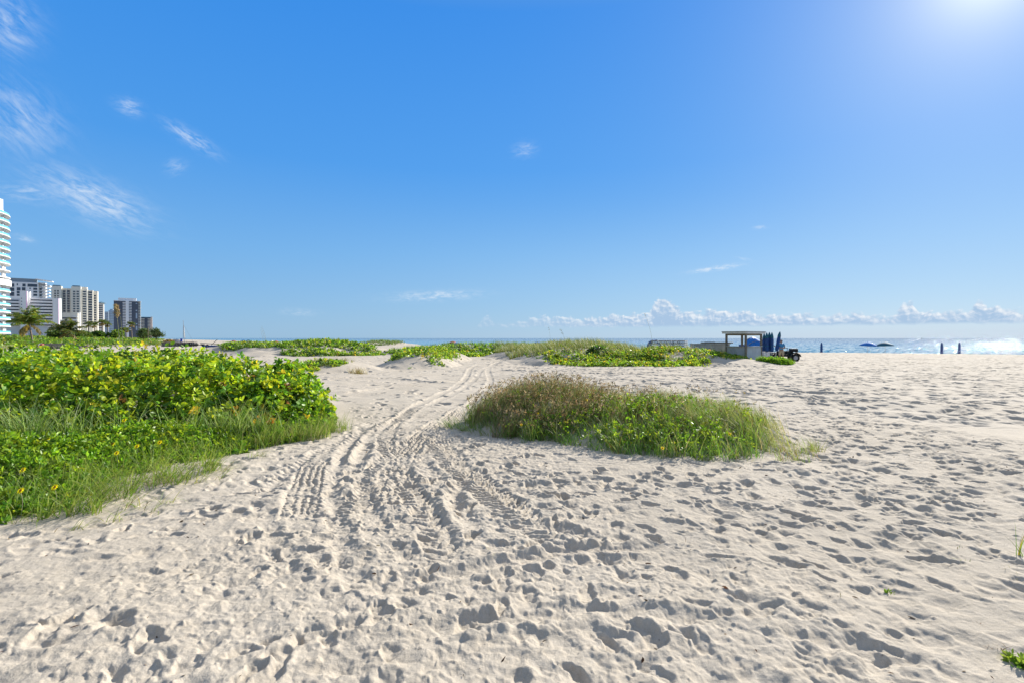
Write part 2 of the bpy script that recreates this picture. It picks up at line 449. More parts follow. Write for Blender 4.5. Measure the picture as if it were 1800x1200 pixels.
# clods and loose crumbs thrown up in the churned sand
nC = 9000
cx = rg.uniform(-6.5, 6, nC); cy = 1.3+9.5*rg.random(nC)
cw = near.sample(cx, cy)*0 + np.array([churn[min(near.ny-1, max(0, int((b-near.y0)/.01))), min(near.nx-1, max(0, int((a-near.x0)/.01)))] for a, b in zip(cx, cy)])
for x, y, w in zip(cx, cy, cw):
    if rg.random() > (.16+.84*w)*(1-.6*min(1, max(0, (y-5)/2))): continue
    s_ = rg.uniform(.014, .042)
    near.stamp(x, y, rg.random()*3.14, s_, s_*rg.uniform(.6, 1), -rg.uniform(.006, .02), 0, rg, 1, .1)
rough_mask = churn
near.H += (.010+.012*churn*(1-.55*ss(Y, 5, 7)))*fbm(X, Y, 9, 4, .66, 101) + (.0045+.005*churn)*fbm(X, Y, 28, 2, .6, 111)
ridge = 1-2*np.abs(fbm(X, Y, 6, 3, .5, 121))
near.H += churn*.014*(ridge-.7)
near.H *= no_print(X, Y)*(.60+.28*ss(Y, 3.2, 7.5))
del X, Y, churn, ridge, smooth_zone

def relief(x, y):
    wx = x+.03*vn(x, y, 15, 3)+.04*vn(x, y, 5, 4)+.014*vn(x, y, 40, 7); wy = y+.03*vn(x, y, 15, 5)+.04*vn(x, y, 5, 6)+.014*vn(x, y, 40, 8)
    wn = near.edge(x, y, 1.2); wf = far.edge(x, y, 2.5)*(1-wn)
    return near.sample(wx, wy)*wn + far.sample(x, y)*wf
def gz(x, y):
    return macro(x, y)

# --- the one ground sheet: polar rings round the camera's spot
def build_ground():
    fine = np.arange(-R(51), R(51)+1e-6, .0013)
    mid = np.arange(R(51)+.004, R(68), .004)
    coarse = np.linspace(R(68), 2*math.pi-R(68), 40)
    th = np.concatenate([fine, mid, coarse, 2*math.pi-mid[::-1]]); nt = len(th)
    rr = list(np.arange(1.2, 7.0, .010))
    while rr[-1] < 115: rr.append(rr[-1]*1.0024)
    while rr[-1] < 7000: rr.append(rr[-1]*1.05)
    rr = np.array([.02, .4, .8]+rr); nr = len(rr)
    TH, RR = np.meshgrid(th, rr)
    X = (np.sin(TH)*RR).ravel(); Y = (np.cos(TH)*RR).ravel()
    Z = np.empty(len(X), np.float32)
    for k in range(0, len(X), 400000):
        s = slice(k, k+400000)
        Z[s] = macro(X[s], Y[s]) + relief(X[s], Y[s])
    V = np.stack([X, Y, Z], 1)
    idx = np.arange(nr*nt, dtype=np.int32).reshape(nr, nt)
    a = idx[:-1]; b = idx[1:]
    a2 = np.roll(a, -1, 1); b2 = np.roll(b, -1, 1)
    Fc = np.stack([a, b, b2, a2], -1).reshape(-1, 4)
    # wind order: counter-clockwise seen from above
    Fc = Fc[:, ::-1]
    V = np.vstack([V, [[0, 0, float(V[:nt, 2].mean())]]]); c = nr*nt
    tri = np.stack([np.full(nt, c), np.roll(idx[0], -1), idx[0]], -1)
    flat = np.concatenate([Fc.ravel(), tri.ravel()]); sizes = np.concatenate([np.full(len(Fc), 4), np.full(nt, 3)])
    m, p = new_mat('sand')
    co = coord()
    n1 = noise(co, .35, 4, .55); n2 = noise(co, 6, 5, .65); n3 = noise(co, 240, 2, .7); n4 = noise(co, 90, 3, .7)
    c_ = mixc(sstep(n1, .3, .7), (.485, .427, .345), (.545, .484, .398))
    c_ = mixc(sstep(n2, .35, .75, 0, .5), c_, (.43, .37, .285))
    n5 = noise(co, 38, 4, .7)
    c_ = mixc(sstep(n3, .35, .7, 0, .55), c_, (.33, .285, .23))
    c_ = mixc(sstep(n5, .50, .72, 0, .34), c_, (.30, .26, .21)); c_ = mixc(sstep(n5, .46, .28, 0, .30), c_, (.66, .585, .48))
    sp = voro(co, 46); sp2 = noise(co, 11, 3, .6)
    c_ = mixc(mth('MULTIPLY', sstep(sp, .10, .05), sstep(sp2, .52, .66)), c_, (.16, .11, .075))
    setp(p, color=c_, rough=.92, spec=.12)
    setp(p, normal=bump(n5*1.2+n4*.6+n3*.4, .7, .008))
    o = mesh_np('beach_sand', V, flat, sizes, m, smooth=True)
    tag(o, 'pale trampled beach sand with footprints, tyre tracks and low dunes', 'sand', kind='structure')
    return o
ground = build_ground()

# --- sea
def build_sea():
    m, p = new_mat('sea_water')
    co = coord(); x, y, z = sep(co)
    off = (x*.8+y*.6) - 66.0                     # metres out from the shore
    big = noise(co, .012, 4, .6)
    c_ = ramp(sstep(off+big*40, 20, 900), [(0, (.022, .19, .27)), (.12, (.012, .14, .26)), (.4, (.006, .09, .21)), (1, (.003, .048, .135))])
    la = x*.77-y*.64; ra = x*.64+y*.77            # along the crests and across them
    n1 = E.nt.nodes.new('ShaderNodeTexNoise'); E.put(n1.inputs['Vector'], xyz(la*.95, ra*.15, 0.0)); n1.inputs['Scale'].default_value = 1.0
    n1.inputs['Detail'].default_value = 3; n1.inputs['Roughness'].default_value = .62
    cr, cg, cb = sep(E(n1.outputs['Color']))
    gust = noise(xyz(la*.012, ra*.02, 3.0), 1.0, 3, .6)
    k = sstep(gust, .3, .7, 1.3, 1.9)
    nx = (cr-.5)*k; ny = (cg-.5)*k
    nv = E.nt.nodes.new('ShaderNodeVectorMath'); nv.operation = 'NORMALIZE'; E.put(nv.inputs[0], xyz(nx*.77+ny*.64, ny*.77-nx*.64, 1.0))
    setp(p, color=c_, rough=.035, ior=1.33, spec=.2)
    E.nt.links.new(nv.outputs[0], p.inputs['Normal'])
    xs = np.array([-60000, -20000, -6000, -2000, -600, -200, 0, 200, 600, 2000, 6000, 20000, 60000], float)
    X, Y = np.meshgrid(xs, xs+0); V = np.stack([X.ravel(), Y.ravel(), np.full(X.size, SEA_Z)], 1)
    n = len(xs); idx = np.arange(n*n).reshape(n, n)
    Fc = np.stack([idx[:-1,:-1], idx[:-1,1:], idx[1:,1:], idx[1:,:-1]], -1).reshape(-1, 4)
    o = mesh_np('sea_water', V, Fc.ravel(), np.full(len(Fc), 4), m)
    tag(o, 'blue sea reaching the horizon with sun glitter', 'sea', kind='structure')
build_sea()
# ------------------------------------------------------------------ plants
def leaf_mat(name, rough=.42, trans=.38, gain=(1.7, 1.55, .9), spec=.35):
    m, p = new_mat(name); nt = m.node_tree
    c = attr(); setp(p, color=c, rough=rough, spec=spec)
    t = nt.nodes.new('ShaderNodeBsdfTranslucent'); E.put(t.inputs['Color'], mixc(1.0, c, gain, 'MULTIPLY'))
    mx = nt.nodes.new('ShaderNodeMixShader'); mx.inputs[0].default_value = trans
    nt.links.new(p.outputs[0], mx.inputs[1]); nt.links.new(t.outputs[0], mx.inputs[2])
    nt.links.new(mx.outputs[0], nt.nodes['Material Output'].inputs['Surface']); return m
M_LEAF = leaf_mat('leaf_green', gain=(2.0, 1.75, .9))
M_GRASS = leaf_mat('grass_blade', rough=.5, trans=.35, gain=(1.5, 1.5, .9), spec=.25)
M_DRY = leaf_mat('dry_grass', rough=.6, trans=.3, gain=(1.4, 1.3, 1.1), spec=.25)
M_STEM = simple('woody_stem', (.16, .11, .07), .8, var=.3, scale=14)
M_TRUNK = simple('palm_trunk', (.20, .165, .13), .9, var=.3, scale=9, bumps=.02)

def unit(v): return v/np.maximum(np.linalg.norm(v, axis=-1, keepdims=True), 1e-9)
LEAF_T = np.array([(0,0,0),(.42,.24,.03),(.5,.58,.02),(.22,.9,-.03),(0,1,-.06),(-.22,.9,-.03),(-.5,.58,.02),(-.42,.24,.03),(0,.5,-.055)], np.float32)
LEAF_F = [(0,1,8,7),(1,2,8),(2,3,4,8),(8,4,5,6),(8,6,7)]
def leaf_arrays(pos, rib, nrm, ln, wd, col, rg):
    n = len(pos); rib = unit(rib); sx = unit(np.cross(rib, nrm)); nz = np.cross(sx, rib)
    T = LEAF_T
    curl = (1+1.8*rg.standard_normal(n))[:, None]
    V = pos[:, None]+(sx[:, None]*(T[None, :, 0, None]*wd[:, None, None])+rib[:, None]*(T[None, :, 1, None]*ln[:, None, None])
                      + nz[:, None]*((T[None, :, 2]*curl)[..., None]*ln[:, None, None]))
    k = len(T); base = np.arange(n)[:, None]*k
    flat = np.concatenate([np.array(f) for f in LEAF_F]); sizes = np.array([len(f) for f in LEAF_F])
    C = np.repeat(col, k, 0)
    return V.reshape(-1, 3), (base+flat[None]).ravel(), np.tile(sizes, n), C
def merge(parts):
    V = []; Fl = []; S = []; C = []; b = 0
    for v, f, s, c in parts:
        V.append(v); Fl.append(f+b); S.append(s); C.append(c); b += len(v)
    return np.vstack(V), np.concatenate(Fl), np.concatenate(S), np.vstack(C)
def emit(name, parts, mat, parent=None):
    v, f, s, c = merge(parts); return mesh_np(name, v, f, s, mat, parent, col=c)
def mixcol(cols, w, rg, n, jit=.18):
    w = np.array(w, float)/sum(w); i = rg.choice(len(cols), n, p=w)
    c = np.array(cols)[i]*(1+jit*rg.standard_normal((n, 1))); return np.clip(c*(1+.06*rg.standard_normal((n, 3))), .004, .9)
def rosettes(tips, axis, per, ln, wd, cols, w, rg, spread=(.15, .9), droop=0.0, jit=.2, up=.5):
    """leaves radiating from shoot tips"""
    n = len(tips); N = n*per; P = np.repeat(tips, per, 0); A = np.repeat(unit(axis), per, 0)
    rnd = unit(rg.standard_normal((N, 3))); side = unit(rnd - A*(rnd*A).sum(1, keepdims=True))
    k = rg.uniform(*spread, N)[:, None]
    rib = side*np.sqrt(np.maximum(1-k*k, .05))+A*k; rib[:, 2] -= droop*rg.random(N)
    nrm = A*(.4+.6*rg.random((N, 1)))+np.array([0, 0, up])+.65*rg.standard_normal((N, 3))-rib*.2
    L = ln*rg.uniform(.65, 1.25, N); Wd = wd*rg.uniform(.75, 1.2, N)
    P = P - A*(rg.random((N, 1))*ln*1.3) + side*ln*.15
    shade = np.repeat(mixcol(cols, w, rg, n, jit), per, 0)*(1+.16*rg.standard_normal((N, 1)))
    return leaf_arrays(P, rib, nrm, L, Wd, np.clip(shade, .004, .9), rg)
def blades(root, az, ln, lean, bend, wd, col, rg, seg=4, twist=None):
    """tapered, arching grass blades"""
    n = len(root); t = np.linspace(0, 1, seg+1)[None, :]
    ang = lean[:, None]+bend[:, None]*t                      # from the vertical
    dl = ln[:, None]/seg
    h = np.cumsum(np.concatenate([np.zeros((n, 1)), np.sin(ang[:, :-1])*dl], 1), 1)
    z = np.cumsum(np.concatenate([np.zeros((n, 1)), np.cos(ang[:, :-1])*dl], 1), 1)
    dx, dy = np.sin(az)[:, None], np.cos(az)[:, None]
    ctr = root[:, None]+np.stack([h*dx, h*dy, z], -1)
    tw = az+(rg.uniform(-1.2, 1.2, n) if twist is None else twist)
    sd = np.stack([np.cos(tw), -np.sin(tw), np.zeros(n)], -1)[:, None]
    wv = (wd[:, None]*np.maximum(1-t**1.6, .04))[..., None]
    V = np.concatenate([ctr-sd*wv*.5, ctr+sd*wv*.5], 1)       # first seg+1 left, then right
    m = seg+1; q = np.array([(i, m+i, m+i+1, i+1) for i in range(seg)]).ravel()
    base = np.arange(n)[:, None]*2*m
    return V.reshape(-1, 3), (base+q[None]).ravel(), np.full(n*seg, 4), np.repeat(col, 2*m, 0)
def scatter(poly, n, rg, keep=None):
    P = np.array(poly); lo, hi = P.min(0), P.max(0); out = []
    got = 0
    for _ in range(60):
        x = rg.uniform(lo[0], hi[0], n*2); y = rg.uniform(lo[1], hi[1], n*2)
        k = poly_sd(x, y, poly) > 0
        if keep is not None: k &= rg.random(len(x)) < keep(x, y)
        out.append(np.stack([x[k], y[k]], 1)); got += k.sum()
        if got >= n: break
    return np.vstack(out)[:n]
def on_ground(xy, dz=0.0):
    return np.column_stack([xy, macro(xy[:, 0], xy[:, 1])+dz])

rp = np.random.default_rng(23)
LIME = (.32, .42, .026); GRN = (.145, .29, .022); DGRN = (.06, .14, .016); YEL = (.50, .43, .04); BRN = (.20, .12, .045)

# --- the two sea-grape shrubs on the bank
SHRUB_A = [(-14, 6.7), (-8.6, 7.0), (-6.6, 7.7), (-5.25, 8.4), (-4.6, 9.3), (-4.4, 10.6), (-4.9, 12.6), (-7.2, 15.2), (-12, 17.3), (-22, 18.5), (-26, 12)]
SHRUB_B = [(-5.6, 8.75), (-4.6, 9.2), (-4.0, 10.0), (-3.8, 10.9), (-4.25, 12.2), (-5.2, 13.6), (-6.6, 13.8), (-6.0, 12.0), (-5.1, 10.4)]
def shrub(name, label, poly, top, edge, nsh, per, cols, w, ln, wd, seed, xlim):
    r = np.random.default_rng(seed)
    root = empty(name, (0, 0, 0)); tag(root, label, 'shrub')
    def ht(x, y):
        d = np.clip(poly_sd(x, y, poly)/edge, 0, 1)
        prof = np.clip(1-(1-d)**1.7, 0, 1)**.72
        return np.maximum(top(x, y)*(.12+.88*prof)*(1+.34*fbm(x, y, .9, 3, .55, seed))+.16*fbm(x, y, 2.6, 2, .5, seed+3), .05)
    # shoots: more of them on the sloping sides
    xy = scatter(poly, nsh, r, lambda x, y: (x > -1.22*y-1)*np.clip(1.25-.85*poly_sd(x, y, poly)/edge, .33, 1))
    g = macro(xy[:, 0], xy[:, 1]); H = ht(xy[:, 0], xy[:, 1])
    e = .08; gx = (ht(xy[:, 0]+e, xy[:, 1])-H)/e; gy = (ht(xy[:, 0], xy[:, 1]+e)-H)/e
    A = unit(np.stack([-gx*.6, -gy*.6, np.ones(len(H))], 1)+.35*r.standard_normal((len(H), 3)))
    dep = r.random(len(H))**1.7*np.minimum(.75, H*.92)
    sp_ = r.random(len(H)) < .07
    dep = np.where(sp_, -.22*r.random(len(H)), dep)
    tips = np.column_stack([xy, g+H-dep])
    tips[:, :2] += np.where(sp_[:, None], -.25*np.stack([gx, gy], 1)*r.random((len(H), 1))/np.maximum(1, np.hypot(gx, gy))[:, None], 0)
    o = emit('foliage', [rosettes(tips, A, per, ln, wd, cols, w, r, spread=(-.1, .85), up=.35)], M_LEAF, root)
    if seed == 37:
        q = np.column_stack([r.uniform(-5.1, -4.3, 26), r.uniform(8.9, 9.6, 26)]); q = np.column_stack([q, macro(q[:, 0], q[:, 1])+r.uniform(.08, .5, 26)])
        emit('withered_leaves', [rosettes(q, np.tile([.2, -.5, .6], (26, 1))+.4*r.standard_normal((26, 3)), 6, .09, .06, [(.50, .30, .03), (.30, .14, .03), (.46, .40, .05)], [.4, .3, .3], r)], M_LEAF, root)
    # a few shoots that stand out of the outline
    nb = 18
    idx = r.choice(len(tips), nb)
    for i in idx:
        p1 = Vector(tips[i]); p0 = Vector((tips[i][0]+r.normal()*.15, tips[i][1]+r.normal()*.15, float(g[i])-.02))
        mid = (p0+p1)*.5+Vector(r.normal(size=3)*.06)
        MB().tube([p0, mid, p1], [.016, .012, .006], 5).build('stem', M_STEM, root)
    return root
shrub('sea_grape_shrub', 'broad yellow-green leafy shrub covering the bank beside the sandy lane', SHRUB_A,
      lambda x, y: 1.02+.0*x, 1.9, 14000, 7, [LIME, GRN, DGRN, YEL, BRN], [.50, .35, .13, .012, .008], 0.094, .064, 31, 0)
shrub('sea_grape_shrub', 'darker green rounded shrub at the tip of the bank next to the tyre tracks', SHRUB_B,
      lambda x, y: .66+.46*ss(-x, 3.9, 5.0), 1.15, 2700, 7, [GRN, LIME, DGRN, YEL, BRN], [.50, .28, .19, .02, .01], .10, .078, 37, 0)

# --- low cover in front of the shrubs
FRONT = [(-11, 3.6), (-6.6, 4.0), (-5.15, 4.75), (-4.75, 5.5), (-4.95, 6.4), (-4.85, 7.2), (-4.4, 8.0), (-3.75, 9.2), (-3.35, 10.0), (-3.6, 10.8), (-4.6, 9.9), (-5.2, 9.2), (-6.4, 8.5), (-8.4, 7.8), (-12, 7.6)]
vis = lambda x, y: (x > -1.25*y-.5)*1.0
xy = scatter(FRONT, 5600, rp, lambda x, y: vis(x, y)*ss(poly_sd(x, y, FRONT)+.25*fbm(x, y, 2.2, 2, .5, 3), .0, .25))
hh = (.06+.24*ss(poly_sd(xy[:, 0], xy[:, 1], FRONT), 0, .7))*(1+.7*fbm(xy[:, 0], xy[:, 1], 1.6, 2, .5, 8))
tips = on_ground(xy); tips[:, 2] += hh*rp.uniform(.35, 1.1, len(hh))
ax = np.tile([0., 0, 1], (len(tips), 1))+.5*rp.standard_normal((len(tips), 3))
o = emit('ground_cover', [rosettes(tips, ax, 8, .062, .032, [(.17, .31, .025), (.25, .36, .03), (.09, .20, .018)], [.5, .33, .17], rp)], M_LEAF)
tag(o, 'low bright green leafy creeper in front of the yellow-green shrub', 'ground cover', kind='stuff')
def grass_field(name, label, specs, mat=None):
    parts = []
    for poly, n, keep, ln, lean, bend, wd, cols, w, az, azs, clump in specs:
        c = scatter(poly, max(1, n//clump), rp, keep)
        xy = np.repeat(c, clump, 0)+rp.normal(0, .05 if clump > 1 else 0, (len(c)*clump, 2))
        k = len(xy); root = on_ground(xy, -.02)
        a = rp.normal(az, azs, k) if azs < 3 else rp.uniform(0, 6.283, k)
        parts.append(blades(root, a, rp.uniform(.55, 1.2, k)*ln, np.abs(rp.normal(lean, .16, k)), np.abs(rp.normal(bend, .35, k)), rp.uniform(.7, 1.3, k)*wd,
                            mixcol(cols, w, rp, k), rp))
    o = emit(name, parts, mat or M_GRASS); tag(o, label, 'grass', kind='stuff'); return o
G1, G2, G3 = (.15, .25, .045), (.22, .31, .06), (.33, .36, .12)
STR = (.40, .34, .20)
grass_field('grass', 'long arching green grass along the front of the shrubs and the bank edge', [
    (FRONT, 7600, lambda x, y: vis(x, y)*ss(poly_sd(x, y, FRONT), -.05, .3)*(.3+.7*ss(fbm(x, y, 1.3, 2, .5, 6), -.1, .25)), .40, .2, .9, .008, [G1, G2, G3], [.4, .38, .22], 0, 9, 6),
    ([(-9, 6.6), (-6.8, 7.1), (-5.5, 8.0), (-4.5, 8.9), (-4.2, 9.3), (-4.6, 9.0), (-5.8, 7.7), (-9, 6.2)], 2300, None, .84, .15, 1.15, .012, [G1, G2, (.34, .42, .19)], [.3, .3, .4], 0, 9, 12),
    ([(-5.0, 5.2), (-4.45, 5.3), (-4.2, 6.3), (-4.1, 7.2), (-4.6, 7.6), (-5.0, 7.0)], 850, None, .50, .5, 1.1, .0095, [G1, G2, G3], [.3, .4, .3], 1.9, .9, 26),
    ([(-5.3, 4.7), (-3.9, 5.0), (-3.7, 7.0), (-3.9, 8.2), (-4.6, 7.4), (-5.0, 5.6)], 420, None, .36, .8, .9, .007, [G2, G3, STR], [.35, .4, .25], 1.7, 1.0, 16),
    ([(-4.6, 8.3), (-3.4, 9.6), (-3.3, 10.4), (-3.9, 9.9)], 1100, None, .4, .25, .7, .007, [G1, G2, G3, STR], [.3, .3, .25, .15], 1.5, 1.3, 9),
])

# --- the mound by the lane
MOUND = [(-1.0, 11.3), (-.85, 10.2), (.0, 9.25), (1.0, 8.45), (2.05, 7.95), (3.2, 7.7), (4.3, 7.95), (4.9, 8.7), (5.4, 9.7), (5.2, 10.7), (4.5, 11.3), (3.4, 11.7), (2, 12.4), (.5, 12.9), (-.7, 12.3)]
msd = lambda x, y: poly_sd(x, y, MOUND)+.03-.62*ss(x, 3.5, 5.2)+.55*fbm(x, y, 1.0, 3, .55, 14)
inside = lambda x, y: ss(msd(x, y), -.05, .3)
left = lambda x, y: 1-ss(x+.45*(y-10.5)+.9*fbm(x, y, 1.2, 2, .5, 17), 1.9, 3.0)
DRY = (.16, .115, .055); DRY2 = (.30, .235, .125)
grass_field('dry_grass', 'brown drying grass with pale seed heads on the back of the mound', [
    (MOUND, 6400, lambda x, y: inside(x, y)*left(x, y)*ss(y-.55*np.maximum(0, 2-x)*0, 9.0, 10.0), .52, .22, .75, .0085, [DRY, DRY2, G1, G3], [.36, .26, .2, .18], 1.2, .7, 14),
    (MOUND, 1600, lambda x, y: inside(x, y)*ss(-np.hypot(x-2.6, y-9.4), -1.2, -.4), .36, .3, .8, .006, [DRY, DRY2, G3], [.4, .3, .3], 1.2, 1.2, 7),
], M_DRY)
xy = scatter(MOUND, 2100, rp, lambda x, y: inside(x, y)*(left(x, y)*.9+.12)*ss(y, 8.9, 9.8))
tp = on_ground(xy, 0); tp[:, 2] += rp.uniform(.22, .56, len(tp))
o = emit('seed_heads', [rosettes(tp, np.tile([.35, 0, 1.], (len(tp), 1))+.4*rp.standard_normal((len(tp), 3)), 4, .055, .012, [(.34, .27, .14), (.19, .13, .065), (.45, .38, .23)], [.4, .35, .25], rp, spread=(.6, .95))], M_DRY)
tag(o, 'pale brown seed heads of the dry grass on the mound', 'seed heads', kind='stuff')
grass_field('grass', 'green grass growing over the mound between the lane and the trodden sand', [
    (MOUND, 6600, lambda x, y: inside(x, y)*(.45+.55*(1-left(x, y))), .46, .22, .8, .0100, [G1, G2, G3, STR, BRN], [.36, .30, .2, .09, .05], -.9, 1.2, 16),
    (MOUND, 2600, lambda x, y: inside(x, y)*(1-ss(y-.15*x, 8.9, 9.8)), .30, .3, 1.0, .010, [(.13, .26, .05), (.17, .30, .07), G3], [.5, .35, .15], 0, 9, 8),
    ([(2.9, 9.0), (4.6, 8.5), (5.2, 9.8), (4.8, 10.8), (3.0, 10.8)], 1700, None, .55, .45, .7, .0075, [G3, (.24, .26, .10), STR], [.45, .35, .2], -1.2, .5, 11),
    (MOUND, 900, lambda x, y: inside(x, y)*left(x, y), .55, .15, .6, .008, [G1, G2, (.20, .25, .13)], [.4, .3, .3], 1.0, 1.0, 12),
    ([(-1.5, 10.6), (-.6, 9.9), (.4, 9.1), (.6, 9.4), (-.6, 10.6), (-1.1, 11.4)], 620, None, .34, .6, .9, .008, [(.14, .24, .08), G2, G3], [.4, .3, .3], -1.4, 1.0, 9),
    ([(3.2, 7.6), (4.6, 7.7), (5.6, 9.0), (6.0, 10.3), (5.2, 10.8), (4.8, 9.4), (4.0, 8.3)], 480, lambda x, y: ss(fbm(x, y, 1.5, 2, .5, 19), .0, .2), .34, .5, .9, .006, [G2, G3, STR, BRN], [.35, .3, .2, .15], -.8, 1.4, 9),
])
xy = scatter(MOUND, 1700, rp, lambda x, y: inside(x, y)*np.maximum.reduce([ss(-np.hypot((x-2.5)/1.3, (y-10.0)/.9), -1, -.5)*.9, ss(-np.hypot((x-2.5)/1.7, (y-8.6)/.55), -1, -.4), .10+0*x, ss(-np.hypot((x-.8)/1.0, (y-9.5)/.5), -1, -.4)*.6]))
tp = on_ground(xy, 0); tp[:, 2] += rp.uniform(.05, .34, len(tp))
o = emit('creeper', [rosettes(tp, np.tile([0, -.2, 1.], (len(tp), 1))+.5*rp.standard_normal((len(tp), 3)), 6, .05, .028, [(.15, .28, .025), (.24, .34, .03), (.08, .18, .02)], [.5, .3, .2], rp)], M_LEAF)
tag(o, 'yellow-green creeper leaves in the middle of the grassy mound', 'ground cover', kind='stuff')

# --- vines and grass on the farther dunes
def vine(name, label, poly, n, keep, size, hgt, cols, w, per=6):
    xy = scatter(poly, n, rp, keep); tp = on_ground(xy, 0); tp[:, 2] += hgt*rp.random(len(tp))*(.2+.8*ss(poly_sd(xy[:, 0], xy[:, 1], poly), 0, .9))
    o = emit(name, [rosettes(tp, np.tile([0, -.25, 1.], (len(tp), 1))+.5*rp.standard_normal((len(tp), 3)), per, size, size*.7, cols, w, rp)], M_LEAF)
    tag(o, label, 'ground cover', kind='stuff')
VC = [(.165, .30, .035), (.27, .36, .04), (.09, .19, .025), (.42, .36, .05)]
OLV = [(.19, .23, .07), (.25, .27, .10), (.13, .18, .05), (.36, .31, .16)]
RD = [(-2.2, 62), (-1.6, 52), (-.3, 44), (1.0, 37.2), (3.5, 34.2), (6.5, 33.3), (9.5, 33.0), (12.5, 33.6), (15, 35.4), (17.4, 37.2), (16.6, 39.2), (14, 42.5), (9, 50), (4, 56)]
rsd = lambda x, y: poly_sd(x, y, RD)+1.3*fbm(x, y, .45, 3, .55, 24)
bare = lambda x, y: (.25+.75*ss(fbm(x, y, .8, 3, .55, 34), -.14, .02))*(1-.9*ss(-np.hypot((x-11.5)/2.2, (y-36.6)/1.2)+.5*fbm(x, y, .9, 2, .5, 4), -.8, -.3))
vine('dune_vine', 'yellow-green vines creeping over the sand of the dune before the beach hut', RD, 5200, lambda x, y: ss(rsd(x, y), 0, .9)*bare(x, y)*np.maximum(1-ss(y-.12*x, 35.8, 38.8), .06), .135, .24, VC, [.42, .33, .18, .07])
vine('dune_vine', 'dark green bushy clump with a few pale leaves on the face of the grassy dune', [(5.6, 38.2), (6.6, 37.6), (7.5, 38.2), (7.2, 39.2), (6.0, 39.3)], 300, None, .20, .62, [(.05, .12, .02), (.09, .17, .03), (.5, .5, .4)], [.6, .33, .07])
grass_field('dune_grass', 'olive green grass on the crest of the dune left of the beach hut', [
    (RD, 15000, lambda x, y: ss(rsd(x, y), 0, .7)*ss(y+.12*x, 36.5, 40)*(.25+.75*(1-ss(x, 9, 12))), .72, .25, .7, .024, OLV, [.35, .3, .25, .1], -1.2, 1.0, 10),
    (RD, 3200, lambda x, y: ss(rsd(x, y), 0, 1.0)*bare(x, y), .4, .3, .7, .02, OLV, [.35, .3, .25, .1], -1.2, 1.0, 8),
])
CD = [(-8.6, 32.6), (-7.6, 31.2), (-6.2, 30.6), (-4.6, 31.4), (-3.7, 34), (-4.0, 37), (-4.2, 43), (-5, 50), (-8.4, 50), (-9.8, 41), (-8.8, 35)]
csd = lambda x, y: poly_sd(x, y, CD)+.9*fbm(x, y, .55, 3, .55, 44)
vine('dune_vine', 'green vines over the small steep dune beside the tracks', CD, 2000, lambda x, y: ss(csd(x, y), 0, .7)*np.maximum(ss(y+.25*x, 30.2, 31.8), .25*ss(fbm(x, y, .9, 2, .5, 9), .05, .2)), .16, .26, VC, [.5, .3, .17, .03])
CR = [(-15, 60), (-12, 55.5), (-8.5, 52), (-6.5, 49), (-4.6, 52), (1, 54.5), (5, 55), (8, 58), (13, 62), (8, 68), (-3, 68), (-12, 66)]
crs = lambda x, y: poly_sd(x, y, CR)+1.4*fbm(x, y, .4, 3, .55, 54)
grass_field('dune_grass', 'bright green grass on the long low ridge between the dunes', [
    (CR, 9500, lambda x, y: ss(crs(x, y)+.5, 0, .8)*ss(fbm(x, y, .25, 2, .5, 66), -.22, -.05), .55, .22, .6, .032, [(.13, .24, .05), (.18, .27, .07), (.09, .18, .035)], [.45, .35, .2], -1.0, 1.2, 9)])
vine('dune_vine', 'green creeper along the foot of the long low ridge', CR, 2200, lambda x, y: ss(crs(x, y)+.6, 0, .8)*(1-ss(y+.2*x, 54, 60)), .24, .3, VC, [.5, .25, .23, .02])
LD = [(-35, 60), (-33, 57), (-27, 57.5), (-24.5, 52.6), (-19, 52.2), (-15.2, 53.5), (-13.6, 57), (-16.5, 61.5), (-21, 66), (-30, 69), (-37, 67)]
lsd = lambda x, y: poly_sd(x, y, LD)+1.2*fbm(x, y, .4, 3, .55, 64)
gap = lambda x, y: 1-.92*ss(-np.abs(y-56.0-.16*(x+21)+.9*fbm(x, y, .5, 2, .5, 3)), -1.1, -.5)*ss(x, -30, -27)*(1-ss(x, -18, -15))
vine('dune_vine', 'bright green vines over the broad dune to the left of the lane', LD, 3000, lambda x, y: ss(lsd(x, y), 0, .8)*gap(x, y), .24, .32, VC, [.56, .22, .2, .02])
grass_field('dune_grass', 'grey-green grass on the broad dune to the left of the lane', [
    (LD, 6500, lambda x, y: ss(lsd(x, y), 0, .9)*gap(x, y)*(.35+.65*(1-ss(x, -27, -23))), .55, .25, .7, .03, [(.17, .23, .07), (.22, .27, .10), (.12, .2, .04)], [.4, .3, .3], -1.2, 1.2, 9)])
PD = [(-13.2, 29.5), (-12, 27.2), (-10.3, 26.6), (-9.2, 28), (-9.5, 31), (-11, 33), (-12.8, 32)]
psd = lambda x, y: poly_sd(x, y, PD)+.7*fbm(x, y, .7, 3, .55, 74)
vine('dune_vine', 'thin scattered vines on the little sand hump behind the dark green shrub', PD, 360, lambda x, y: ss(psd(x, y), .1, .6)*ss(fbm(x, y, .8, 2, .5, 5), -.05, .2), .14, .2, VC, [.5, .2, .2, .1])
grass_field('dune_grass', 'sparse dry tufts on the little sand hump behind the dark green shrub', [
    (PD, 700, lambda x, y: ss(fbm(x, y, .8, 2, .5, 25), .0, .2), .36, .4, .8, .014, [OLV[0], OLV[1], STR, BRN], [.3, .3, .25, .15], 0, 9, 9),
    ([(-8.6, 26.6), (-8.0, 26.2), (-7.7, 27), (-8.3, 27.4)], 240, None, .45, .4, .7, .012, [BRN, OLV[1], STR], [.5, .25, .25], 0, 9, 12)])
SD = [(-41, 132), (-36, 127), (-30, 128), (-27, 134), (-31, 141), (-38, 141)]
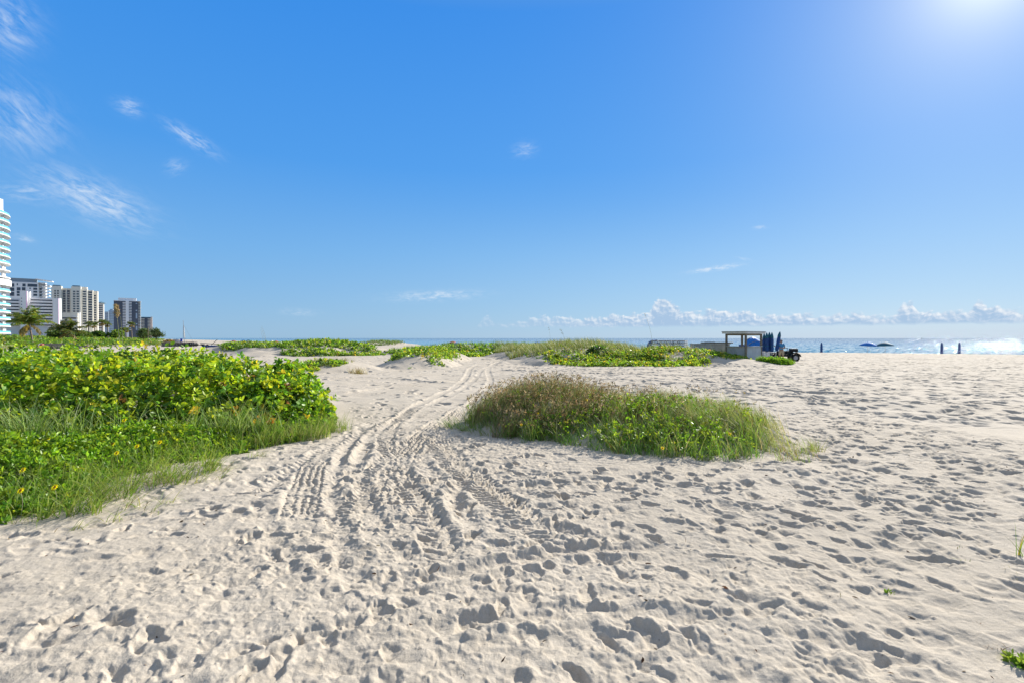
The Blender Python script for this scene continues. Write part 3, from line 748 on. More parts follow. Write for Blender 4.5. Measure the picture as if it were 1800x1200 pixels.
grass_field('dune_grass', 'small far green dune by the beach gap', [
    (SD, 2600, lambda x, y: ss(poly_sd(x, y, SD)+2*fbm(x, y, .3, 2, .5, 6), 0, 1.2), .75, .3, .7, .07, [(.15, .24, .05), (.20, .27, .07), OLV[2]], [.5, .3, .2], -1, 1.2, 8)])
HP = [(17.0, 35.9), (18.2, 35.2), (19.3, 35.3), (20.1, 36.1), (19.2, 36.9), (17.8, 37.0)]
vine('dune_vine', 'bright green patch of creeper in front of the closed umbrellas', HP, 600, lambda x, y: ss(poly_sd(x, y, HP)+.4*fbm(x, y, .9, 2, .5, 8), 0, .5), .12, .46, [(.12, .27, .02), (.18, .33, .03), (.07, .17, .015)], [.5, .3, .2])
grass_field('dune_grass', 'short green grass blades in the creeper patch by the closed umbrellas', [
    (HP, 1500, lambda x, y: ss(poly_sd(x, y, HP), 0, .4), .45, .25, .6, .02, [(.14, .27, .03), (.2, .32, .05)], [.6, .4], -1, 1.2, 8)])

# --- the green strip inland
SCRUB = [(-290, 90), (-110, 84), (-84, 92), (-80, 104), (-86, 128), (-116, 168), (-166, 238), (-230, 330), (-322, 470), (-432, 640), (-560, 640), (-480, 440), (-360, 280)]
ssd = lambda x, y: poly_sd(x, y, SCRUB)+5*fbm(x, y, .07, 3, .55, 84)
def scrub_h(x, y): return (.85+1.3*ss(ssd(x, y), 0, 34)+1.5*ss(ssd(x, y), 30, 80))*(1+.45*fbm(x, y, .13, 3, .55, 94))
xy = scatter(SCRUB, 17000, rp, lambda x, y: ss(ssd(x, y), 0, 3)*np.minimum(1, (150/np.maximum(y, 1))**1.3)*np.maximum(.2, 1-ss(ssd(x, y), 30, 60))*((x > -1.3*y)))
tp = on_ground(xy); tp[:, 2] += scrub_h(xy[:, 0], xy[:, 1])*(1-.55*rp.random(len(tp))**1.6)
sz = .20+.0013*xy[:, 1]
parts = []
for lo, hi in ((0, 140), (140, 220), (220, 400), (400, 900)):
    k = (xy[:, 1] >= lo) & (xy[:, 1] < hi)
    if k.sum(): parts.append(rosettes(tp[k], np.tile([0, -.15, 1.], (k.sum(), 1))+.5*rp.standard_normal((k.sum(), 3)), 7, float(sz[k].mean()), float(sz[k].mean())*.75, [(.13, .25, .025), (.20, .29, .03), (.06, .14, .02), (.26, .27, .09)], [.42, .27, .24, .07], rp))
o = emit('coastal_scrub', parts, M_LEAF); tag(o, 'broad strip of bright green coastal scrub below the towers', 'scrub', kind='stuff')
GS = [(-130, 74), (-96, 76), (-80, 82), (-78, 96), (-84, 96), (-112, 88), (-135, 84)]
grass_field('dune_grass', 'pale yellow-green grass in front of the coastal scrub', [
    (GS, 5200, None, .85, .25, .6, .06, [(.26, .29, .12), (.20, .25, .08), (.33, .32, .17)], [.4, .35, .25], -1, 1.2, 8),
    ([(-92, 104), (-84, 100), (-88, 130), (-124, 190), (-176, 260), (-190, 255), (-134, 180), (-98, 130)], 3000, None, 1.1, .25, .6, .09, [(.24, .29, .11), (.20, .25, .08), (.33, .32, .17)], [.4, .35, .25], -1, 1.2, 8)])
# ------------------------------------------------------------------ towers, palms and walls inland
def hx(px, Y): return (px-900)/F*Y
def hz_(py, Y): return CAM_Z+(594.3-py)*Y/F
M_WHITE = simple('white_render', (.74, .74, .74), .7, var=.06, scale=.15)
M_BEIGE = simple('beige_render', (.70, .665, .575), .8, var=.07, scale=.12)
M_BEIGE2 = simple('sand_render', (.68, .63, .54), .8, var=.07, scale=.12)
M_PALEB = simple('hazy_blue_grey', (.36, .44, .52), .8, var=.06, scale=.1)  # distance haze put into the wall colour
M_DARKW = simple('dark_cladding', (.075, .09, .12), .45, var=.2, scale=.2)  # lifted and blued, distance haze put into the colour
M_REDW = simple('red_brown_render', (.30, .20, .18), .7, var=.1, scale=.2)
M_ROOFG = simple('grey_metal_roof', (.22, .26, .29), .5, var=.1, scale=.3)
M_ROOFB = simple('blue_tile_roof', (.09, .17, .22), .6, var=.15, scale=.5)
M_PINK = simple('pink_trim', (.70, .38, .62), .7, var=.05)
M_PURPLE = simple('purple_panel', (.16, .09, .16), .6)
def glass(name, c):
    m, p = new_mat(name); co = coord(); n = voro(co, .6)
    setp(p, color=mixc(n, tuple(v*.6 for v in c), tuple(min(1, v*1.5) for v in c)), rough=.12, spec=.6); return m
M_WIN = glass('dark_window', (.035, .045, .065))
M_TURQ = simple('turquoise_glass', (.16, .50, .60), .15, var=.1, scale=.4, spec=.6)

UNIT = MB().box(-.5, .5, -.5, .5, 0, 1)
_umesh = {}
def unit_box(mat):
    if mat.name not in _umesh:
        me = bpy.data.meshes.new('unit_'+mat.name); me.from_pydata(UNIT.V, [], UNIT.F); me.update(); me.materials.append(mat); _umesh[mat.name] = me
    return _umesh[mat.name]
EX, EN = Vector((.832, .555, 0)), Vector((-.555, .832, 0))      # along a facade, and back along the coast
class Tower:
    """a building whose facade stands square to the coast"""
    def __init__(s, name, label, pxc, Y):
        s.P0 = Vector((hx(pxc, Y), Y, 0)); s.zb = float(macro(s.P0.x, s.P0.y))
        s.root = empty(name, (s.P0.x, s.P0.y, s.zb), math.atan2(EX.y, EX.x)); tag(s.root, label, 'building')
    def span(s, px, off):
        P = s.P0+EN*off; k = (px-900)/F; t = (k*P.y-P.x)/(EX.x-k*EX.y); return t, P.y+EX.y*t
    def part(s, name, p0, p1, ytop, ybot, mat, off=0.0, dep=10.0):
        t0, ya = s.span(p0, off); t1, yb = s.span(p1, off); Y = (ya+yb)/2
        z1 = hz_(ytop, Y); z0 = hz_(ybot, Y) if ybot < 590 else -.3
        o = bpy.data.objects.new(name, unit_box(mat)); COL.objects.link(o); o.parent = s.root
        o.location = ((t0+t1)/2, off+dep/2, z0-s.zb); o.scale = (t1-t0, dep, z1-z0); return o
    def win(s, p0, p1, y0, y1, off=0.0, mat=None, name='window', proud=.12, dep=.5):
        return s.part(name, p0, p1, y0, y1, mat or M_WIN, off-proud, dep)

# curved white tower with turquoise balconies, cut by the picture's edge
tr = empty('apartment_tower', (-290, 262, 0)); tag(tr, 'tall white tower with curved turquoise balconies at the far left edge', 'building')
def ring(r0, r1, z0, z1, a0=-170, a1=60, n=46, c=(0, 0)):
    m = MB(); V = []; Fs = []
    for k in range(n+1):
        t = R(a0+(a1-a0)*k/n)
        for r, z in ((r0, z0), (r1, z0), (r1, z1), (r0, z1)): V.append((c[0]+r*math.cos(t), c[1]+r*math.sin(t), z))
    for k in range(n):
        for q in range(4): Fs.append((k*4+q, k*4+(q+1) % 4, (k+1)*4+(q+1) % 4, (k+1)*4+q))
    Fs.append((0, 1, 2, 3)[::-1]); Fs.append(tuple(n*4+q for q in range(4))); return m.add(V, Fs)
ring(2, 18.0, -.3, 70).build('wall', M_WHITE, tr)
slab = rail = wind = None
for k in range(18):
    z = 4.2+3.7*k
    if slab is None:
        slab = ring(18.0, 24.1, 0, .42).build('balcony_slab', M_WHITE, tr); rail = ring(23.8, 23.95, .42, 1.4).build('balcony_rail', M_TURQ, tr)
        wind = ring(18.1, 18.2, .5, 2.8).build('window', M_WIN, tr)
        obs = [slab, rail, wind]
    else:
        obs = []
        for o in (slab, rail, wind):
            c = o.copy(); COL.objects.link(c); c.parent = tr; obs.append(c)
    for o in obs: o.location = (0, 0, z)
    if k in (7, 8, 9): obs[1].scale = (.985, .985, .25)
for a in (-46, -28, -12, 4, 18, 31, 43):
    MB().box(-.4, .4, -.4, .4, 0, 70).build('column', M_WHITE, tr).location = (21.6*math.cos(R(a)), 21.6*math.sin(R(a)), 0)
ring(17, 24.4, 29.6, 32.8).build('parapet_band', M_WHITE, tr)
ring(0.5, 21.0, 70.0, 70.7).build('roof_slab', M_WHITE, tr)
pz = MB().box(6, 13.2, 14.5, 17.0, 70.7, 77.2).build('roof_pylon', M_WHITE, tr); MB().box(6.4, 12.2, 14.35, 14.49, 71.6, 76.4).build('panel', M_PURPLE, pz)

# white block with a grey mechanical roof and flying canopies
b = Tower('office_block', 'white block with grey roof band and two white canopies behind the palm', 50, 560)
b.part('wall', 10, 68, 496, 600, M_WHITE); b.part('wing', 68, 80, 497, 600, M_WHITE, off=6)
b.part('roof_band', 12, 63.5, 489.5, 496.2, M_ROOFG, off=2)
for (x0, x1, y0, y1) in [(30, 32, 498.5, 502), (40, 45.5, 499, 504), (49, 66, 499.5, 504.5), (18, 25.5, 498.5, 504.5), (30, 36.5, 505.5, 511), (39, 45.3, 505.5, 511), (52.3, 54.3, 506, 508.6),
                         (59, 66, 506.3, 510), (18, 25.5, 506, 512), (30, 35, 512, 516), (30, 35, 517, 520.5), (59, 66, 511.7, 515), (59, 66, 516.8, 520.6), (18, 25.5, 513.5, 520.5), (52.3, 54.3, 511.5, 514)]:
    b.win(x0, x1, y0, y1)
for k in range(7): b.win(70, 75, 507+5.4*k, 510+5.4*k, off=6)
for k in range(8): b.part('balcony_slab', 74, 87.5-.25*k, 503+5.4*k, 504.7+5.4*k, M_WHITE, off=1, dep=9)
def canopy(b, p0, p1, ya, yb, th, dep):
    t0, Ya = b.span(p0, -1.5); t1, Yb = b.span(p1, -1.5); za, zb = hz_(ya, Ya)-b.zb, hz_(yb, Yb)-b.zb
    V = [(t0, -1.5, za), (t1, -.5, zb), (t1, dep, zb), (t0, dep, za)]; V += [(x, y, z+th) for x, y, z in V]
    return MB().add(V, [(0, 3, 2, 1), (4, 5, 6, 7), (0, 1, 5, 4), (1, 2, 6, 5), (2, 3, 7, 6), (3, 0, 4, 7)]).build('canopy', M_WHITE, b.root)
canopy(b, 63, 92, 491.3, 495.5, 1.0, 9); canopy(b, 70, 88.5, 497.5, 503.5, .9, 9)

# long white hotel with pink-edged end walls
b = Tower('hotel_block', 'long white hotel with balcony rows and pink-edged fin walls', 62, 480)
b.part('wall', -6, 93, 526, 600, M_WHITE, off=5)
for k in range(9):
    y = 524+5.45*k
    b.part('balcony_rail', -6, 36, y, y+3.0, M_WHITE, off=0, dep=1.0) if k else None
    b.win(-6, 33, y+3.1, y+5.0, off=5, name='window'); b.part('balcony_rail', 53, 93, y-.2, y+2.9, M_WHITE, off=1.5, dep=1.0); b.win(54, 92, y+3.0, y+4.9, off=5)
b.part('fin_wall', 36, 46.7, 512, 600, M_WHITE, off=-4, dep=9); b.part('pink_trim', 46.7, 47.7, 512, 600, M_PINK, off=-4.2, dep=.6); b.part('fin_wall', 47.7, 52.8, 512.5, 556, M_WHITE, off=3, dep=5)
for k in range(7): b.win(37.2, 39, 524+5.4*k, 525.4+5.4*k, off=-4)
b.part('fin_wall', 93, 102.6, 524.5, 600, M_WHITE, off=-4, dep=9); b.part('pink_trim', 102.6, 103.5, 524.5, 600, M_PINK, off=-4.2, dep=.6); b.part('fin_wall', 103.5, 106.8, 524.5, 562, M_WHITE, off=4, dep=5)

# stepped beige tower
b = Tower('apartment_tower', 'big stepped beige tower with ranks of dark windows', 130, 640)
SECT = [(90.5, 108.5, 503, 0), (108.5, 125.5, 507, 4), (125.5, 142.5, 504, 0), (142.5, 153.5, 508, 4), (153.5, 163.5, 510.5, 8)]
for x0, x1, y, off in SECT: b.part('wall', x0, x1, y, 600, M_BEIGE, off=off, dep=9)
b.part('roof', 93, 107, 501.3, 503, M_ROOFB, off=1, dep=5); b.part('roof', 127.5, 141, 502.2, 504, M_ROOFB, off=1, dep=5); b.part('roof_house', 143, 153, 504.8, 508, M_BEIGE2, off=8, dep=10)
b.part('cornice', 108.3, 125.7, 508.5, 509.6, M_BEIGE2, off=3.6, dep=1); b.part('cornice', 90.3, 108.7, 518.5, 519.3, M_BEIGE2, off=-.3, dep=.6); b.part('cornice', 125.3, 142.7, 519.5, 520.3, M_BEIGE2, off=-.3, dep=.6)
for k in range(12):
    y = 510.6+4.32*k
    if k < 4:
        b.win(95.8, 98.8, y-.1, y+2.4); b.win(100.8, 103.8, y-.1, y+2.4)
    if k < 10:
        b.win(111, 115.8, y, y+3.5, off=4); b.win(118.2, 123, y, y+3.5, off=4)
    if k < 9:
        b.win(128.6, 132.8, y+1, y+3.4); b.win(135, 139.2, y+1, y+3.4)
for k in range(14):
    y = 511.8+4.32*k
    b.win(145.6, 151.8, y, y+2.4, off=4); b.win(155.6, 162.2, y+.8, y+3.9, off=8)
b.part('side_wing', 163.5, 172.0, 512, 600, M_BEIGE2, off=14, dep=9)
for k in range(13): b.win(165.6, 169.2, 523+4.2*k-4, 525.6+4.2*k-4, off=14)

# others behind
b = Tower('apartment_tower', 'slim cream tower with a blue peaked roof', 178, 800)
b.part('wall', 172, 182.4, 532.5, 600, M_BEIGE2, dep=9)
for k in range(12): b.win(173.2, 180.5, 536.6+3.55*k, 538.0+3.55*k)
r_ = MB().lathe([(6.6, 0), (6.4, .6), (.4, 2.6)], 8).build('roof', M_ROOFB, b.root); r_.location = (0, 5, hz_(533.2, 800)-b.root.location.z)
b = Tower('low_building', 'low cream building with a bright end wall behind the palms', 124, 560)
b.part('wall', 106, 137, 550, 600, M_BEIGE2, dep=9); b.part('end_wall', 137, 140.6, 549.5, 600, M_WHITE, off=5, dep=5)  # sunlight on the end wall put in as a whiter colour
for k in range(3): b.part('balcony_slab', 128, 136.6, 556+6*k, 557.6+6*k, M_WHITE, off=-1.2, dep=1.2); b.win(110, 134, 558+6*k, 560.6+6*k)
b = Tower('apartment_tower', 'pale blue-grey pair of slabs far off, haze put into their colour', 193, 1100)
b.part('wall', 184.2, 191.2, 548, 600, M_PALEB); b.part('wall', 191.2, 202, 545.5, 600, M_PALEB, off=8); b.part('roof_house', 193.5, 199, 543.5, 545.6, M_PALEB, off=10, dep=8)
for k in range(12): b.win(192, 201.6, 548.5+2.9*k, 549.6+2.9*k, off=8, mat=M_ROOFG); b.win(185, 190.6, 551+2.9*k, 552.0+2.9*k, mat=M_ROOFG)
b = Tower('office_tower', 'tall dark tower with a white central stripe and white rooftop', 224, 1015)
b.part('wall', 200.2, 243.2, 529.5, 600, M_DARKW, off=2, dep=9); b.part('roof_house', 208, 240, 524.3, 529.6, M_WHITE, off=4, dep=8)
b.part('cornice', 200, 248, 528.6, 529.7, M_WHITE, off=1.4, dep=9); b.part('white_stripe', 221.2, 226.6, 529.6, 600, M_WHITE, off=-.5, dep=4)
for k in range(18):
    y = 531.5+2.78*k
    b.part('balcony_slab', 215.8, 221.2, y, y+1.25, M_WHITE, off=.6, dep=1.3); b.part('balcony_slab', 226.6, 231.8, y, y+1.25, M_WHITE, off=.6, dep=1.3)
    b.part('balcony_slab', 243.2, 247.6, y, y+1.3, M_BEIGE2, off=9, dep=8)
b.part('side_core', 243.2, 246.6, 530, 600, M_DARKW, off=10.5, dep=8)
for k, (y0, y1) in enumerate([(533, 534.5), (545, 547.2), (550.5, 560), (568.5, 570.3), (573.5, 580)]): b.win(238.9, 241.4, y0, y1, off=2, mat=M_PALEB)
b = Tower('apartment_tower', 'short red-brown tower beside the feathery tree, farthest to the right', 258, 1150)
b.part('wall', 247.5, 262.5, 558.6, 600, M_DARKW, dep=9); b.part('side_wing', 262.5, 265.0, 558.4, 600, M_REDW, off=6, dep=8); b.part('end_wall', 265.0, 268.2, 557, 600, M_BEIGE2, off=12, dep=8)
b.part('roof_slab', 248.2, 265.5, 557.4, 558.8, M_ROOFB, off=-.5, dep=9)
for k in range(11): b.part('balcony_slab', 247.6, 254.2, 560.3+2.5*k, 561.2+2.5*k, M_BEIGE, off=-1.2, dep=1.2); b.part('balcony_slab', 259.6, 264.9, 560.3+2.5*k, 561.2+2.5*k, M_BEIGE, off=-1.2, dep=1.2)

# --- palms
def frond_mesh(name, L, nl, ll, seed, cols, droop=1.5, rise=.9):
    r = np.random.default_rng(seed)
    t = np.linspace(0, 1, 13); ang = rise-droop*t**1.25
    x = np.concatenate([[0], np.cumsum(np.cos(ang[:-1]))])*L/12; z = np.concatenate([[0], np.cumsum(np.sin(ang[:-1]))])*L/12
    s = np.repeat(np.linspace(.12, .99, nl), 2); side = np.tile([1., -1.], nl)
    px_ = np.interp(s, t, x); pz_ = np.interp(s, t, z); an = np.interp(s, t, ang)
    pos = np.stack([px_, np.zeros_like(px_), pz_], 1)
    ln = ll*np.sin(np.pi*np.clip(s*.9+.08, 0, 1))**.6*r.uniform(.8, 1.15, len(s))
    rib = np.stack([np.cos(an)*.55, side*.85, np.sin(an)*.55-.35-.25*r.random(len(s))], 1)
    nrm = np.stack([-np.sin(an), np.zeros_like(an), np.cos(an)], 1)+.2*r.standard_normal((len(s), 3))
    leafs = leaf_arrays(pos, rib, nrm, ln, ln*.11+.03, mixcol(cols, [1]*len(cols), r, len(s), .15), r)
    m = MB().tube([(a, 0, b) for a, b in zip(x, z)], list(np.linspace(.05, .012, 13)), 4)
    v = np.array(m.V, np.float32); q = np.array(m.F[:-2]).ravel()
    return merge([leafs, (v, q, np.full(len(m.F)-2, 4), np.tile([(.22, .22, .07)], (len(v), 1)))])
def palm(name, label, x, y, h, L, nf, seed, cols, group=None, dead=3, ll=None, droop=1.5, nl=26, lean=.3):
    r = np.random.default_rng(seed); z0 = float(macro(x, y)); root = empty(name, (x, y, z0)); tag(root, label, 'palm', group)
    lx, ly = lean*r.normal(), lean*r.normal()
    pts = [(lx*t*t, ly*t*t, h*t) for t in np.linspace(0, 1, 7)]
    MB().tube(pts, list(np.linspace(.26, .15, 7)*(.5+h/14)), 8).build('trunk', M_TRUNK, root, smooth=True)
    me = []
    for k in range(3):
        o = mesh_np('frond', *frond_mesh('frond', L, nl, ll or L*.26, seed+k, cols, droop=droop), M_LEAF, root, col=None) if False else None
        v, f, s_, c = frond_mesh('frond', L, nl, ll or L*.26, seed+k, cols if k < 2 else cols[::-1], droop=droop)
        o = mesh_np('frond', v, f, s_, M_LEAF, root, col=c); me.append(o)
    v, f, s_, c = frond_mesh('frond', L*.8, nl, ll or L*.22, seed+9, [(.20, .16, .06), (.26, .22, .09)], droop=1.6, rise=-.2)
    old = mesh_np('frond', v, f, s_, M_LEAF, root, col=c)
    used = set()
    for k in range(nf):
        src = old if k < dead else me[k % 3]
        o = src if src.name not in used else src.copy()
        if o is not src: COL.objects.link(o); o.parent = root
        used.add(src.name)
        a = k*2.39996+r.normal()*.2; e = 0 if k < dead else r.uniform(-.45, .95)
        o.location = pts[-1]; o.rotation_euler = (r.normal()*.15, -e, a); s = r.uniform(.8, 1.1); o.scale = (s, s, s)
    for o in me+[old]:
        if o.name not in used: o.location = pts[-1]; o.rotation_euler = (0, .2, r.random()*6)
    return root
PC = [(.09, .18, .03), (.15, .23, .04), (.24, .27, .06)]
palm('coconut_palm', 'large coconut palm with some yellowing fronds in front of the white hotel', hx(57, 112), 112, 4.8, 4.8, 28, 101, PC, dead=3)
palm('coconut_palm', 'dark bushy palm with drooping fronds beside the large coconut palm', hx(121, 135), 135, 3.2, 4.8, 24, 111, [(.045, .09, .02), (.08, .12, .03), (.16, .16, .05)], dead=3)
for k, (px, ytop, Y, lab) in enumerate([(155, 566, 255, 'first from the large palm'), (165, 568, 275, 'pale trunked, second from the large palm'), (179.5, 563, 260, 'tallest of the row, below the slim cream tower'),
                                   (190.5, 566, 265, 'just right of the tallest one'), (216, 576, 300, 'small and hazy in front of the dark tower'), (222.5, 577, 310, 'small, left of the last of the row'), (232, 566.5, 270, 'last of the row, in front of the dark tower')]):
    h = hz_(ytop, Y)-1.2
    palm('fan_palm', 'small fan palm by the towers, '+lab, hx(px, Y), Y, h, 2.6, 15, 130+k, [(.08, .14, .03), (.14, .18, .05)], group='row of fan palms below the towers', dead=3, ll=1.1, droop=1.9, nl=14, lean=.4)
# feathery casuarina and round bushes by the towers
def tree(name, label, x, y, h, w, n, size, cols, seed, thin=False):
    r = np.random.default_rng(seed); z0 = float(macro(x, y)); root = empty(name, (x, y, z0)); tag(root, label, 'tree')
    tips = []; tr_ = MB().tube([(0, 0, -.2), (w*.03, 0, h*.4), (w*.0, 0, h*.8)], [.05*w, .035*w, .015*w], 7); 
    for k in range(16):
        a = r.random()*6.28; t = r.uniform(.3, .95); L = w*.5*(1.15-t)*r.uniform(.6, 1.2); p0 = Vector((0, 0, h*t*.85)); p1 = p0+Vector((math.cos(a)*L, math.sin(a)*L, L*.55))
        tr_.tube([p0, (p0+p1)*.5+Vector((0, 0, .1*L)), p1], [.014*w, .01*w, .004*w], 5)
        m = n//16; q = r.random(m)[:, None]**.6
        tips.append(np.array(p0)[None]*(1-q)+np.array(p1)[None]*q+r.standard_normal((m, 3))*np.array([.09*w, .09*w, .07*h]))
    tr_.build('trunk', M_STEM, root); tips = np.vstack(tips); tips[:, 2] = np.clip(tips[:, 2], .3, h)
    emit('crown', [rosettes(tips, np.tile([0, 0, 1.], (len(tips), 1))+.6*r.standard_normal((len(tips), 3)), 6, size, size*(.16 if thin else .7), cols, [1]*len(cols), r)], M_LEAF, root); return root
tree('casuarina_tree', 'feathery grey-green tree at the end of the scrub, against the open sky', hx(274, 330), 330, 8.6, 8.5, 620, 1.1, [(.07, .12, .05), (.10, .15, .07)], 151, True)
tree('casuarina_tree', 'feathery grey-green tree in front of the short red-brown tower', hx(252, 320), 320, 7.6, 9, 620, 1.1, [(.06, .11, .04), (.10, .15, .06)], 152, True)
tree('round_tree', 'round bright green tree between the fan palms and the dark tower', hx(206, 240), 240, 5.6, 7, 620, .8, [(.11, .20, .03), (.15, .24, .04)], 153)
tree('round_tree', 'dark round tree under the slim cream tower', hx(172, 235), 235, 4.8, 8, 560, .8, [(.04, .10, .02), (.07, .13, .02)], 154)
tree('round_tree', 'low bushy tree below the big stepped beige tower', hx(146, 225), 225, 4.6, 9, 560, .8, [(.06, .12, .02), (.10, .16, .03)], 155)
tree('round_tree', 'bushy tree behind the dark bushy palm', hx(100, 170), 170, 4.2, 9, 560, .7, [(.07, .13, .03), (.10, .15, .04)], 156)
tree('brown_bush', 'brown-orange withered bush beside the grey dome tent', hx(297, 128), 128, 1.4, 2.6, 420, .3, [(.22, .14, .05), (.16, .15, .05)], 157)

# --- low walls, barrel, posts
M_WOOD = simple('weathered_wood', (.26, .22, .185), .85, var=.35, scale=4, bumps=.02)
M_STONE = simple('grey_stone', (.20, .185, .17), .9, var=.4, scale=3.5, bumps=.05)
def plank_wall(name, label, p0, p1, Y, h, mat, posts):
    x0, x1 = hx(p0, Y), hx(p1, Y); z = float(macro(x0, Y)); root = empty(name, (x0, Y, z)); tag(root, label, 'wall', kind='thing'); L = x1-x0
    b = MB()
    for k in range(4): b.box(0, L, 0, .06, h*(.02+.24*k), h*(.02+.24*k+.215))
    b.build('plank_panel', mat, root)
    for k in range(posts):
        MB().box(-.09, .09, -.12, .0, -.2, h*1.05).build('post', mat, root).location = (L*k/(posts-1), 0, 0)
    return root
plank_wall('retaining_wall', 'low weathered wooden wall standing in pale grass below the scrub', 73, 142, 91, .95, M_WOOD, 5)
MB().box(0, 1.6, -.12, 0, -.1, .75).build('retaining_wall', M_WOOD).location = (hx(143, 93), 92.6, float(macro(hx(143, 93), 93)))
tag(bpy.data.objects['retaining_wall.001'], 'short pale end piece of wooden wall beside the sand path', 'wall', kind='thing')
M_RED = simple('faded_red', (.38, .07, .06), .6, var=.2); M_WPL = simple('white_plastic', (.72, .72, .70), .5, var=.05)
bx = hx(71, 86); root = empty('barrel', (bx, 86, float(macro(bx, 86))+.35)); tag(root, 'red and white barrel lying by the weathered wooden wall', 'barrel')
def drum(x0, x1, r): return MB().tube([(x0, 0, .3), (x1, 0, .3)], r, 14)
drum(-.42, -.13, .30).build('red_drum', M_RED, root, True); drum(-.13, .10, .295).build('white_band', M_WPL, root, True); drum(.10, .42, .30).build('red_drum', M_RED, root, True)
# curved stone wall at the edge of the scrub
sw = empty('stone_wall', (hx(302, 114), 114, float(macro(hx(302, 114), 114)))); tag(sw, 'low curved grey stone wall at the edge of the open beach', 'wall', kind='thing')
m = MB(); rs = np.random.default_rng(5)
for i in range(26):
    t = i/25; x = -2.1+5.2*t; y = -1.6*math.sin(t*1.9)+5.5*t*t
    for k in range(4):
        a, c_, d_ = rs.uniform(.85, 1.1, 3); m.box(x-.115*a, x+.115*a, y-.22*c_, y+.22*c_, k*.25, k*.25+.235*d_)
m.build('stone_courses', M_STONE, sw)
MB().prism([(-2.3, -.25), (-.6, -1.75), (.8, -1.65), (2.3, .4), (3.2, 3.8), (2.8, 3.9), (1.8, .9), (.6, -1.2), (-.5, -1.3), (-2.1, .2)], 1.02, 1.09).build('coping', M_WOOD, sw)
M_GREYC = simple('grey_canvas', (.10, .11, .14), .8, var=.15, scale=2)
dm = empty('dome_tent', (hx(309, 132), 132, float(macro(hx(309, 132), 132)))); tag(dm, 'dark grey dome tent behind the curved stone wall', 'tent')
MB().lathe([(1.75*math.cos(a), 1.55*math.sin(a)) for a in np.linspace(0, 1.5, 8)], 16).build('tent_shell', M_GREYC, dm, True)
for a in (0, 1.57): MB().tube([(1.79*math.cos(t)*math.cos(a), 1.79*math.cos(t)*math.sin(a), 1.59*math.sin(t)) for t in np.linspace(0, 3.14, 13)], .03, 5).build('tent_pole', M_ROOFG, dm)
def post(label, px, ytop, Y, r, mat):
    x = hx(px, Y); z = float(macro(x, Y)); o = MB().tube([(0, 0, -.2), (0, 0, hz_(ytop, Y)-z)], [r, r*.8], 8).build('post', mat); o.location = (x, Y, z); return tag(o, label, 'post')
post('thin dark pole sticking out of the scrub in front of the feathery trees', 260.5, 575, 160, .09, M_STEM)
# ------------------------------------------------------------------ beach things
def at(px, Y): return (hx(px, Y), Y, float(macro(hx(px, Y), Y)))
M_POST = simple('grey_brown_timber', (.17, .15, .12), .85, var=.25, scale=6, bumps=.01)
M_PANEL = simple('grey_blue_panel', (.36, .41, .43), .6, var=.10, scale=2)
M_PANEL2 = simple('grey_panel', (.36, .37, .36), .7, var=.12, scale=2)
M_ROOFP = simple('pale_roof_board', (.55, .55, .52), .7, var=.12, scale=3)
M_NAVY = simple('navy_canvas', (.010, .055, .20), .75, var=.25, scale=5)
M_BLUE = simple('blue_canvas', (.015, .16, .50), .75, var=.15, scale=4)
M_TEAL = simple('teal_canvas', (.012, .11, .17), .75, var=.25, scale=5)
M_BLACK = simple('black_rubber', (.014, .015, .016), .8, var=.2, scale=8)
M_BLKPL = simple('dark_green_plastic', (.014, .022, .020), .45, var=.2, scale=4)
M_STEEL = simple('grey_steel', (.35, .36, .38), .4, .6, var=.1)
M_PALEF = simple('pale_frame', (.50, .52, .52), .5, var=.1)

# --- the open stand (four posts, two counters, a flat roof)
FL, FR = Vector((16.42, 39.2, 0)), Vector((17.35, 38.0, 0)); BR, BL = Vector((19.18, 39.42, 0)), Vector((18.25, 40.62, 0))
cz = float(macro(17.8, 39.2)); st = empty('beach_stand', (17.8, 39.3, cz)); tag(st, 'open timber beach stand with flat pale roof and grey counters', 'beach hut')
O = Vector((17.8, 39.3, 0))
def wallbox(a, b, th, z0, z1, ext=0.0):
    d = (b-a).normalized(); n = Vector((d.y, -d.x, 0)); a = a-d*ext; b = b+d*ext
    P = [a-n*th/2, b-n*th/2, b+n*th/2, a+n*th/2]; return MB().prism([(p.x-O.x, p.y-O.y) for p in P], z0, z1)
for p in (FL, FR, BR, BL): MB().box(-.065, .065, -.065, .065, -.3, 2.12).build('post', M_POST, st).location = (p.x-O.x, p.y-O.y, 0)
e = .07
wallbox(FL+(FR-FL).normalized()*e, FR-(FR-FL).normalized()*e, .05, -.1, 1.17).build('counter_panel', M_PANEL2, st)
wallbox(FR+(BR-FR).normalized()*e, BR-(BR-FR).normalized()*e, .05, -.1, 1.17).build('counter_panel', M_PANEL, st)
wallbox(BR+(BL-BR).normalized()*e, BL-(BL-BR).normalized()*e, .05, -.1, .5).build('counter_panel', M_PANEL2, st)
wallbox(FR+(BR-FR).normalized()*.08, BR-(BR-FR).normalized()*.0, .26, 1.175, 1.215).build('counter_top', M_PANEL, st)
wallbox(FL, FR-(FR-FL).normalized()*.08, .26, 1.175, 1.215).build('counter_top', M_PANEL2, st)
cen = (FL+FR+BR+BL)/4
def out(p, k): return cen+(p-cen)*k
P4 = [out(p, 1.26)-O for p in (FL, FR, BR, BL)]
MB().prism([(p.x, p.y) for p in P4], 2.13, 2.27).build('roof', M_ROOFP, st)
P5 = [out(p, 1.30)-O for p in (FL, FR, BR, BL)]
MB().prism([(p.x, p.y) for p in P5], 2.272, 2.31).build('roof_sheet', M_ROOFG, st)
